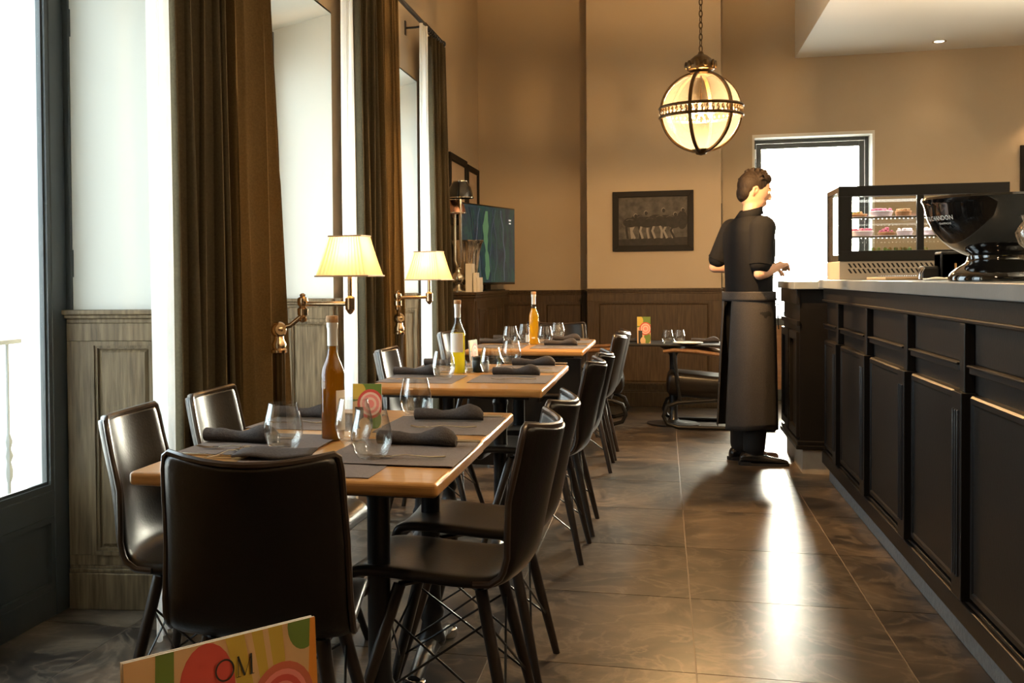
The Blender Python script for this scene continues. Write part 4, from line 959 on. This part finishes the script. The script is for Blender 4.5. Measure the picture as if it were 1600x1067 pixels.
obj('skirting', join(box(-.012, .8, -.014, .93, .15, .175), box(-.004, .8, -.006, .925, .175, .20)), 'black_panel', ws, bevel=.004)
RZL = Matrix(((0, 1, 0, 0), (1, 0, 0, 0), (0, 0, 1, 0), (0, 0, 0, 1)))
obj('side_panel', xf(join(frame_rect(.03, .44, .22, .86, .05, .018, -.006), frame_rect(.48, .90, .22, .86, .05, .018, -.006)), RZL), 'black_panel', ws)
obj('side_frieze', join(box(-.008, .012, .0, .92, 1.03, 1.12), box(-.006, .012, .0, .92, .90, .93)), 'black_panel', ws, bevel=.003)
st = obj('station_top', box(.765, 1.60, 6.995, 7.97, 1.1205, 1.168), 'marble', None, bevel=.004)
tag(st, 'marble top of the side cabinet where the waiter stands', 'worktop')

# ---- display case with cakes
dc = thing('display_case', 'black-framed glass cake display case on the bar', 'display case', (.915, 6.28, 1.178))
DW, DD, DH = .81, .46, .50
obj('base', box(.0, DW, .0, DD, .0, .10), 'case_beige', dc, bevel=.004)
sl_ = []
for r_ in range(2):
    for q in range(30): sl_.append(([(.055 + q * .0235, -.001, .035 + r_ * .030), (.065 + q * .0235, -.001, .035 + r_ * .030), (.055 + q * .0235 - .004, -.001, .058 + r_ * .030), (.045 + q * .0235 - .004, -.001, .058 + r_ * .030)], [(0, 1, 2, 3)]))
so = obj('vent_slots', join(*sl_), 'case_black', dc); so['kind'] = 'stuff'
obj('lower_band', box(-.006, DW + .006, -.010, .012, .10, .155), 'case_black', dc, bevel=.002)
obj('top_band', box(-.006, DW + .006, -.010, .012, .445, DH), 'case_black', dc, bevel=.002)
for a, b in ((-.006, .062), (.378, .412), (.752, DW + .006)): obj('mullion', box(a, b, -.010, .012, .155, .445), 'case_black', dc, bevel=.002)
obj('top_board', box(-.002, DW + .002, .012, DD, DH - .03, DH), 'case_black', dc, bevel=.002)
obj('back_frame', join(box(0, DW, DD - .03, DD, .10, .14), box(0, .03, DD - .03, DD, .14, DH - .03), box(DW - .03, DW, DD - .03, DD, .14, DH - .03)), 'case_black', dc)
for a, b in ((.062, .378), (.412, .752)): obj('front_pane', box(a, b, -.002, .001, .155, .445), 'pane', dc)
obj('back_pane', box(.03, DW - .03, DD - .012, DD - .008, .14, DH - .03), 'pane', dc)
obj('side_pane', box(.002, .006, .012, DD - .03, .10, DH - .03), 'pane', dc)
obj('side_pane', box(DW - .006, DW - .002, .012, DD - .03, .10, DH - .03), 'pane', dc)
for z in (.225, .328):
    shf = obj('shelf', box(.012, DW - .012, .03, DD - .05, z, z + .006), 'pane', dc)
    led = join(*[ball((.03 + q * .0208, .028, z - .002), .0032, 6, 4) for q in range(37)])
    lo = obj('light_strip', led, 'led', shf); lo['kind'] = 'stuff'
    obj('shelf_edge', box(.012, DW - .012, .024, .031, z - .002, z + .008), 'steel', shf)
area('case_light', (1.32, 6.50, 1.640), (0, 0, 0), .7, .25, 5, (1, .95, .85))
area('case_light', (1.32, 6.50, 1.50), (0, 0, 0), .7, .25, 2, (1, .95, .85))
def cake(label, x, z, r, top, kind='tart', ht=.02):
    c = thing('cake', label, 'cake', (.915 + x, 6.28 + .16, 1.178 + z), 0, 'cakes in the display case')
    obj('plate', lathe([(r * .7, 0), (r * 1.15, .006), (r * 1.15, .009), (r * .6, .004)], 24), 'cream', c, smooth=True)
    obj('crust', lathe([(r * .82, .006), (r, .010 + ht), (r * .94, .012 + ht), (.002, .010 + ht)], 24), 'tart_crust' if kind != 'pink' else 'cream', c, smooth=True)
    rg2 = random.Random(int(x * 1000))
    tp = join(*[ball((r * .75 * q_ * math.cos(t_), r * .75 * q_ * math.sin(t_), .014 + ht + (.022 * (1 - q_) if kind == 'heap' else .004)), r * .17, 7, 5) for q_ in (.15, .55, .95) for t_ in [rg2.random() * 6 + i * 2 * PI / (3 + 6 * q_) for i in range(int(3 + 6 * q_))]])
    o = obj('topping', tp, top, c, smooth=True); o['kind'] = 'stuff'
    return c
cake('low fruit tart at the left of the top shelf', .115, .334, .050, 'salad', ht=.012)
cake('wide pink berry cake in the middle of the top shelf', .235, .334, .060, 'tart_pink', 'pink', .026)
cake('brown-crusted tart at the right of the left pane, top shelf', .345, .334, .042, 'tart_crust', ht=.024)
cake('wide berry cake at the left of the middle shelf', .135, .231, .062, 'tart_pink', 'pink', .022)
cake('heaped berry tart standing tallest on the middle shelf', .262, .231, .045, 'tart_pink', 'heap', .014)
cake('pale cream cake at the right of the middle shelf', .352, .231, .042, 'cream', 'pink', .022)
cake('berry cake behind the second pane, top shelf', .50, .334, .060, 'tart_pink', 'pink', .024)
cake('cream cake behind the second pane, middle shelf', .50, .231, .060, 'cream', 'pink', .022)
for q, (x, l) in enumerate(((.205, 'leftmost dessert jar on the floor of the display case'), (.262, 'second dessert jar from the left on the case floor'), (.316, 'third dessert jar, with green layer, on the case floor'), (.362, 'dessert jar beside the middle post on the case floor'), (.44, 'dessert jar just right of the middle post of the case'))):
    j = thing('dessert_jar', l, 'dessert', (.915 + x, 6.42, 1.2785), 0, 'dessert jars on the case floor')
    obj('jar_glass', lathe([(.018, 0), (.023, .004), (.025, .045), (.0235, .045), (.018, .005), (.001, .004)], 16), 'wine_glass', j, smooth=True)
    obj('filling', lathe([(.017, .006), (.0225, .030), (.001, .034)], 14), 'mint' if q == 2 else 'cream', j, smooth=True)
    o = obj('topping', join(*[ball((.013 * math.cos(i * 1.26), .013 * math.sin(i * 1.26), .045 + .01 * (i % 3)), .011, 7, 5) for i in range(6)]), 'salad', j, smooth=True); o['kind'] = 'stuff'

# ---- glossy black champagne bowl with lettering
BX, BY = 1.105, 4.10
cb = thing('champagne_bowl', 'large glossy black champagne bowl with white lettering on the bar', 'bowl', (BX, BY, 1.1785))
pr = [(.158, 0), (.160, .012), (.150, .030), (.128, .048), (.108, .060), (.100, .075), (.100, .086), (.118, .094), (.150, .112), (.180, .138), (.205, .172), (.224, .212), (.233, .255), (.238, .268), (.243, .276), (.240, .284), (.233, .283), (.228, .268), (.222, .24), (.205, .19), (.17, .14), (.10, .112), (.001, .105)]
obj('bowl_body', lathe(pr, 56), 'gloss_black', cb, smooth=True)
def bowl_r(z):
    q = [(z_, r_) for r_, z_ in pr[7:15]]
    for (z0, r0), (z1, r1) in zip(q, q[1:]):
        if z0 <= z <= z1: return r0 + (r1 - r0) * (z - z0) / (z1 - z0)
    return q[-1][1]
def wrap_text(s, size, z, a_right, m):
    g = text_geo(s, size); xs = [p[0] for p in g[0]]; xr = max(xs); v = []
    for x, y, _ in g[0]:
        zz = z + y; r_ = bowl_r(zz) + .0012; a = a_right + (x - xr) / .225; v.append((r_ * math.cos(a), r_ * math.sin(a), zz))
    o = obj('lettering', (v, g[1]), m, cb); return o
wrap_text('MOËT & CHANDON', .0215, .205, -2.50, 'letter_white')
wrap_text('CHAMPAGNE', .0095, .190, -2.56, 'letter_white')
gb = thing('fruit_bowl', 'fluted glass bowl of lemons at the right edge of the bar', 'bowl', (1.075, 3.32, 1.1785))
rings = []
for r_, z in ((.060, 0), (.062, .006), (.020, .020), (.016, .035), (.040, .048), (.090, .070), (.128, .105), (.138, .135), (.130, .158), (.122, .168), (.126, .178), (.132, .182), (.128, .182), (.117, .168), (.126, .150), (.130, .132), (.12, .106), (.08, .076), (.01, .056)):
    k = .035 if .05 < z < .15 else 0
    rings.append([(r_ * (1 + k * abs(math.sin(12 * t)) ) * math.cos(t), r_ * (1 + k * abs(math.sin(12 * t))) * math.sin(t), z) for t in [2 * PI * i / 96 for i in range(96)]])
obj('glass_bowl', loft(rings), 'wine_glass', gb, smooth=True)
for q, (x, y, z, a, l) in enumerate(((-.055, -.03, .122, .3, 'lemon at the left side of the glass bowl'), (.035, -.05, .122, 1.2, 'lemon at the front of the glass bowl'), (.05, .045, .122, 2.2, 'lemon at the back right of the glass bowl'), (-.03, .055, .122, 2.9, 'lemon at the back left of the glass bowl'), (.0, .0, .172, .9, 'lemon resting on top of the others in the glass bowl'))):
    g = lathe([(.001, -.046), (.006, -.041), (.018, -.033), (.028, -.016), (.031, 0), (.028, .016), (.018, .033), (.007, .041), (.001, .046)], 16)
    o = obj('lemon', xf(g, RZ(a) @ RX(PI / 2)), 'lemon', None, smooth=True, loc=(1.075 + x, 3.32 + y, 1.1785 + z)); tag(o, l, 'lemon', 'lemons in the glass bowl')

# ---- small things between the bowl and the display case
bb = thing('cutting_board', 'wooden bread board on the worktop before the display case', 'board', (1.12, 5.52, 1.1785), .25)
obj('board', box(-.17, .17, -.10, .10, 0, .014), 'bread_wood', bb, bevel=.004)
obj('handle', prism([(.168, -.025), (.25, -.018), (.262, 0), (.25, .018), (.168, .025)], 0, .014), 'bread_wood', bb, bevel=.003)
kn = thing('bread_knife', 'bread knife with pale handle lying on the bread board', 'knife', (1.12, 5.49, 1.193), .12)
tooth = [(-.16 + q * .01 + (.005 if h else 0), -.014 - (.004 if h else 0)) for q in range(17) for h in (0, 1)]
obj('serrated_blade', prism([(-.17, .012)] + tooth + [(.02, -.010), (.02, .012)], .004, .006), 'chrome', kn)
obj('handle', tube([(.02, 0, .008), (.06, 0, .009), (.11, 0, .009), (.14, 0, .008)], [.011, .013, .012, .014], 10, flat=.7), 'bread_wood', kn, smooth=True)
cl = obj('folded_cloth', grid(lambda a, b: ((a - .5) * .16, (b - .5) * .12, .008 + .006 * math.sin(7 * a) * math.sin(5 * b)), 10, 8), 'paper', None, smooth=True, loc=(1.13, 4.92, 1.1785)); solid(cl, .006, -1)
tag(cl, 'small white folded cloth on the worktop beside the black bowl', 'cloth')
gr = thing('knock_box', 'small dark machine with spout behind the left side of the black bowl', 'grinder', (1.235, 5.32, 1.1785))
obj('body', join(box(-.055, .055, -.06, .06, .0, .125), box(-.055, .055, -.06, .06, .005, .12)), 'case_black', gr, bevel=.008)
obj('side_block', box(-.125, -.0555, -.05, .05, .0, .062), 'case_black', gr, bevel=.012)
obj('lever', tube([(-.12, -.052, .055), (-.135, -.056, .03), (-.137, -.056, .005)], .006, 8), 'chrome', gr, smooth=True)
obj('tap', tube([(.0, -.062, .07), (.0, -.075, .07), (.0, -.077, .04)], .006, 8), 'brass', gr, smooth=True)

# ================================================================== far lounge table and cantilever armchairs
ft = thing('lounge_table', 'dark low lounge table against the far wainscot', 'table', (.08, 9.20, 0))
obj('table_top', box(-.37, .37, -.30, .30, .652, .668), 'black_panel', ft, bevel=.005)
obj('column', lathe([(.05, .03), (.032, .06), (.030, .56), (.05, .60), (.14, .652)], 20), 'black_iron', ft, smooth=True)
obj('foot_plate', lathe([(.21, 0), (.21, .012), (.06, .03), (.03, .05)], 28), 'black_iron', ft, smooth=True)
def armchair(label, loc, rz):
    c = thing('cantilever_armchair', label, 'armchair', loc, rz, 'cantilever armchairs at the lounge table')   # local +y is its front
    st_ = obj('seat', grid(lambda a, b: ((a - .5) * .44, .30 - .60 * b, .44 - .05 * b + .02 * math.sin(PI * a)), 8, 10), 'leather', c, smooth=True); solid(st_, .19, -1); subsurf(st_, 1)
    bk = obj('backrest', grid(lambda a, b: ((a - .5) * .44, -.29 - .16 * b, .36 + .50 * b), 8, 8), 'leather', c, smooth=True); solid(bk, .07, 0); subsurf(bk, 1)
    for s_ in (-1, 1):
        x = s_ * .265
        obj('armrest', tube([(x, .33, .612), (x, .25, .624), (x, .08, .615), (x, -.10, .59), (x, -.22, .55), (x, -.30, .49)], [.020, .024, .026, .025, .022, .018], 10, flat=.7), 'arm_wood', c, smooth=True)
        P = [(x, -.50, .016), (x, .22, .016), (x, .30, .04), (x, .33, .10), (x, .30, .18), (x, .22, .21), (x, -.28, .25), (x, -.30, .50)]
        obj('sled_rail', tube(P, .016, 10), 'case_black', c, smooth=True)
        obj('arm_post', tube([(x, .20, .22), (x, .25, .615)], .013, 8), 'case_black', c, smooth=True)
    obj('cross_bar', join(tube([(-.265, -.50, .016), (.265, -.50, .016)], .014, 8), tube([(-.265, .20, .21), (.265, .20, .21)], .012, 8)), 'case_black', c, smooth=True)
    return c
a1 = armchair('cantilever armchair with wooden arms behind the waiter', (.33, 9.16, 0), PI / 2)
dup(a1, (-.62, 9.22, 0), -PI / 2, 'cantilever armchair in shadow left of the lounge table')
menu_card('bright menu card standing upright on the lounge table', (-.150, 9.05, .6685), .15, .105, .215, tall=True, lean=.03)
wine_glass(.034, 9.08, 'left tumbler on the lounge table', z=.6685); wine_glass(.125, 9.10, 'right tumbler on the lounge table', z=.6685)
pt = tag(obj('plate', lathe([(.05, 0), (.10, .010), (.115, .014), (.113, .017), (.06, .006), (.001, .004)], 28), 'paper', None, smooth=True, loc=(.19, 8.97, .6685)), 'white plate beside the tumblers on the lounge table', 'plate')
nr = napkin_roll(.33, 9.19, .1, 'rolled napkin at the right of the lounge table', 31); nr.location.z = .6690
nr = napkin_roll(-.225, 9.22, .4, 'rolled napkin at the left of the lounge table', 33); nr.location.z = .6705

# ================================================================== the waiter
def limb(pts, rs):
    """tapered limb with rounded joints; unions are fused by the voxel remesh"""
    g = [tube(pts, rs, 14)]
    for p, r in zip(pts, rs): g.append(ball(p, r, 14, 10))
    return join(*g)
def fuse(o, voxel, smooth=2):
    r = o.modifiers.new('fuse', 'REMESH'); r.mode = 'VOXEL'; r.voxel_size = voxel; r.use_smooth_shade = True
    if smooth:
        k = o.modifiers.new('soften', 'SMOOTH'); k.iterations = smooth; k.factor = .5
def bake(o):
    dg = bpy.context.evaluated_depsgraph_get(); me = bpy.data.meshes.new_from_object(o.evaluated_get(dg)); o.modifiers.clear(); o.data = me
    me.polygons.foreach_set('use_smooth', [True] * len(me.polygons))
def ell(cx, cy, z, a, b, n=28, tilt=0, pw=1.0):
    r = []
    for i in range(n):
        t = 2 * PI * i / n; c, s_ = math.cos(t), math.sin(t)
        x = a * math.copysign(abs(c) ** pw, c); y = b * math.copysign(abs(s_) ** pw, s_); r.append((cx + x, cy + y, z + tilt * x))
    return r
wt_ = thing('person', 'person in dark polo shirt and long grey apron standing at the side cabinet', 'person', (.535, 7.40, 0), math.radians(26))
SHR_, SHL_ = (-.01, -.185, 1.515), (-.01, .185, 1.515)
ELR, ELL = (-.055, -.225, 1.215), (-.10, .255, 1.265)
WRR, WRL = (.140, -.120, 1.266), (.135, .115, 1.262)
HT = T(.035, 0, 1.745) @ RZ(math.radians(-18)) @ RY(math.radians(12))
def H(g): return xf(g, HT)
def hand(w, fwd, side):
    """palm, four bent fingers of different length and a thumb leaving the side of the palm"""
    w = Vector(w); f = Vector(fwd).normalized(); up = Vector((0, 0, 1)); l = up.cross(f).normalized(); up = f.cross(l).normalized()
    Pm = [w + f * .045, w + f * .088]
    parts = [limb([w, w + f * .03], [.025, .027])]
    for k in range(4):
        o = (k - 1.5) * .0205; base = w + f * .085 + l * o; ln = (.070, .082, .076, .058)[k] if side < 0 else (.058, .076, .082, .070)[k]
        parts.append(limb([w + f * .02 + l * o * .6, base], [.0165, .0125]))
        parts.append(limb([base, base + f * ln * .5 - up * .010, base + f * ln * .85 - up * .034, base + f * ln * .92 - up * .052], [.0105, .0098, .0090, .0078]))
    tb = w + f * .030 + l * (-side) * -.024
    s_ = 1 if side < 0 else -1
    parts.append(limb([w + f * .025 + l * s_ * .018, w + f * .055 + l * s_ * .042, w + f * .085 + l * s_ * .046 - up * .012], [.016, .0125, .0095]))
    return join(*parts)
fR = Vector(WRR) - Vector(ELR); fL = Vector(WRL) - Vector(ELL)
head = [ball((0, 0, .01), 1, 24, 18, sx=.098, sy=.076, sz=.118), ball((.018, 0, -.050), 1, 20, 14, sx=.072, sy=.060, sz=.068),
        ball((.055, 0, -.098), .022, 12, 8, sx=1.1, sy=1.2),
        tube([(.090, 0, .022), (.108, 0, -.012), (.104, 0, -.028)], [.009, .0125, .012], 10), ball((.106, 0, -.024), .0135, 10, 8), ball((.098, .012, -.028), .009, 8, 6), ball((.098, -.012, -.028), .009, 8, 6),
        tube([(.086, -.042, .030), (.097, -.012, .030), (.097, .012, .030), (.086, .042, .030)], .010, 8),
        tube([(.083, -.022, -.060), (.090, 0, -.058), (.083, .022, -.060)], [.006, .009, .006], 8), tube([(.080, -.018, -.070), (.087, 0, -.070), (.080, .018, -.070)], [.006, .009, .006], 8)]
for s_ in (-1, 1):
    head.append(tube([(.0 - .010, s_ * .076, -.03), (-.022, s_ * .086, -.01), (-.020, s_ * .090, .018), (-.002, s_ * .084, .028), (.008, s_ * .078, .012)], [.008, .008, .008, .007, .006], 8))
    head.append(ball((-.006, s_ * .076, -.004), .016, 10, 8, sy=.6))
body = join(limb([(0, 0, .98), (0, 0, 1.12), (0, 0, 1.30), (0, 0, 1.44)], [.105, .10, .108, .105]), limb([SHR_, (0, 0, 1.50), SHL_], [.044, .070, .044]), limb([(0, 0, 1.50), (.015, 0, 1.60), (.030, 0, 1.70)], [.065, .054, .054]),
            limb([SHR_, tuple((Vector(SHR_) + Vector(ELR)) / 2), ELR], [.044, .042, .036]), limb([ELR, tuple(Vector(ELR).lerp(Vector(WRR), .3)), WRR], [.037, .040, .026]), hand(WRR, fR + Vector((.0, .10, -.01)), -1),
            limb([SHL_, tuple((Vector(SHL_) + Vector(ELL)) / 2), ELL], [.044, .042, .036]), limb([ELL, tuple(Vector(ELL).lerp(Vector(WRL), .3)), WRL], [.037, .040, .026]), hand(WRL, fL + Vector((.10, -.02, -.01)), 1),
            limb([(0, -.085, .96), (.01, -.09, .52), (-.02, -.095, .10)], [.085, .055, .036]), limb([(0, .085, .96), (.015, .09, .52), (.0, .10, .10)], [.085, .055, .036]),
            limb([(-.02, -.095, .09), (.05, -.095, .05), (.12, -.095, .045)], [.036, .034, .03]), limb([(.0, .10, .09), (.07, .10, .05), (.14, .10, .045)], [.036, .034, .03]),
            *[H(g) for g in head])
bo = obj('body', body, 'skin', wt_); fuse(bo, .0065, 2); bake(bo)
for s_ in (-1, 1):
    ey = obj('eye', H(ball((.083, s_ * .032, .010), .0125, 12, 8)), 'letter_white', bo, smooth=True)
    obj('brow', H(tube([(.093, s_ * .016, .034), (.092, s_ * .034, .040), (.080, s_ * .050, .034)], [.003, .0042, .003], 6)), 'hair', bo, smooth=True)
# hair: cropped at the nape and sides, fuller and tousled above
rg = random.Random(11); hv = []
hair = [ball((-.014, 0, .040), 1, 24, 16, sx=.098, sy=.084, sz=.098), ball((-.050, 0, -.012), 1, 18, 12, sx=.056, sy=.071, sz=.070), ball((.030, 0, .092), 1, 18, 12, sx=.066, sy=.066, sz=.044)]
for q in range(46):
    t = rg.uniform(0, 2 * PI); e = rg.uniform(.15, 1.4)
    d_ = Vector((math.cos(t) * math.cos(e), math.sin(t) * math.cos(e), math.sin(e)))
    if d_.x > .55 and d_.z < .6: continue
    b_ = Vector((-.012 + d_.x * .094, d_.y * .080, .044 + d_.z * .092))
    hair.append(tube([b_, b_ + d_ * .012 + Vector((.006, rg.uniform(-.01, .01), .004)), b_ + d_ * .020 + Vector((.016, rg.uniform(-.014, .014), .004))], [.011, .008, .003], 7))
ho = obj('hair', H(join(*hair)), 'hair', wt_); fuse(ho, .005, 1); bake(ho)
# polo shirt with collar and short sleeves
rows = [(1.035, .128, .178, 0), (1.10, .128, .174, 0), (1.20, .130, .176, 0), (1.32, .136, .188, .004), (1.42, .138, .198, .002), (1.49, .126, .196, -.004), (1.54, .105, .160, -.006), (1.575, .082, .105, 0), (1.60, .068, .072, .008)]
sh_ = [loft([ell(cx, 0, z, a, b, 32, 0, .88) for z, a, b, cx in rows])]
for S_, E_ in ((SHR_, ELR), (SHL_, ELL)):
    S0, E0 = Vector(S_), Vector(E_); sh_.append(limb([S0 + Vector((0, 0, -.01)), S0.lerp(E0, .4), S0.lerp(E0, .78)], [.080, .072, .066]))
po = obj('polo_shirt', join(*sh_), 'polo', wt_); fuse(po, .010, 3); bake(po)
cr = loft([ell(.008, 0, 1.592, .070, .073, 28), ell(.018, 0, 1.632, .062, .063, 28, .25), ell(.016, 0, 1.636, .068, .069, 28, .25), ell(.004, 0, 1.590, .086, .090, 28, .15)], caps=False)
co = obj('collar', cr, 'polo', po, smooth=True); solid(co, .004)
for S_, E_ in ((SHR_, ELR), (SHL_, ELL)):
    S0, E0 = Vector(S_), Vector(E_); obj('sleeve_cuff', tube([S0.lerp(E0, .76), S0.lerp(E0, .81)], .0675, 20), 'polo', po, smooth=True)
# long apron wrapped round the hips, open at the back
def apron_pt(a, b):
    z = 1.095 - .865 * b; t = math.radians(168) - math.radians(332) * a + math.radians(-2)
    rx, ry = .142 + .040 * b ** .8, .186 + .012 * b
    k = 1 + .018 * b * math.sin(6 * t + 1.5) + .012 * b * math.sin(11 * t)
    return (rx * k * math.cos(t) - .012 * b, ry * k * math.sin(t), z + .006 * math.sin(3 * t) * b)
ap = obj('apron', grid(apron_pt, 64, 24), 'apron', wt_, smooth=True); solid(ap, .006, 1)
wb_ = obj('waistband', loft([ell(0, 0, z, .149, .194, 40) for z in (1.045, 1.06, 1.095, 1.105)], caps=False), 'apron', ap, smooth=True); solid(wb_, .005, 1)
obj('apron_tie', join(tube([(.150, -.02, 1.07), (.175, -.03, 1.06), (.185, -.045, 1.0), (.175, -.05, .92), (.18, -.052, .86)], .004, 6), tube([(.150, -.02, 1.07), (.178, .0, 1.05), (.192, .0, .98), (.178, -.01, .93)], .004, 6), ball((.158, -.02, 1.07), .012, 8, 6)), 'polo', ap, smooth=True)
tr_ = join(limb([(0, -.085, .97), (.01, -.09, .55), (-.02, -.095, .11)], [.112, .088, .068]), limb([(0, .085, .97), (.015, .09, .55), (.0, .10, .11)], [.112, .088, .068]))
to = obj('trousers', tr_, 'trousers', wt_); fuse(to, .011, 2); bake(to)
def shoe(cx, cy, rot):
    rows = [(-.085, .020, .05, .030), (-.075, .034, .082, .0), (-.04, .040, .095, 0), (.0, .041, .092, 0), (.05, .043, .075, 0), (.10, .048, .058, 0), (.15, .047, .048, 0), (.19, .038, .040, 0), (.215, .020, .028, .006)]
    rr = []
    for x, w, h, z0 in rows:
        rr.append([(x, w * math.cos(t) * (1.0 if math.sin(t) < 0 else .92), max(z0 * .3, .012 + (h - .012) * (.5 + .5 * math.sin(t)))) for t in [2 * PI * q / 20 for q in range(20)]])
    g = xf(loft(rr), T(cx, cy, 0) @ RZ(rot)); o = obj('shoe', g, 'shoe', wt_, smooth=True); subsurf(o, 1)
    sole = [(x, w * 1.08) for x, w, h, z in rows]; out = [(x, y) for x, y in sole] + [(x, -y) for x, y in reversed(sole)]
    obj('sole', xf(prism(out, 0, .014), T(cx, cy, 0) @ RZ(rot)), 'trousers', o)
    obj('heel', xf(prism([(x, y) for x, y in [(-.092, -.02), (-.02, -.042), (-.02, .042), (-.092, .02)]], 0, .022), T(cx, cy, 0) @ RZ(rot)), 'trousers', o)
    obj('lace', xf(join(tube([(.055, -.022, .073), (.060, 0, .083), (.055, .022, .073)], .0028, 6), tube([(.075, -.022, .066), (.080, 0, .075), (.075, .022, .066)], .0028, 6), ball((.05, 0, .086), .008, 8, 6)), T(cx, cy, 0) @ RZ(rot)), 'trousers', o, smooth=True)
shoe(-.03, -.105, math.radians(-22)); shoe(.01, .105, math.radians(-8))
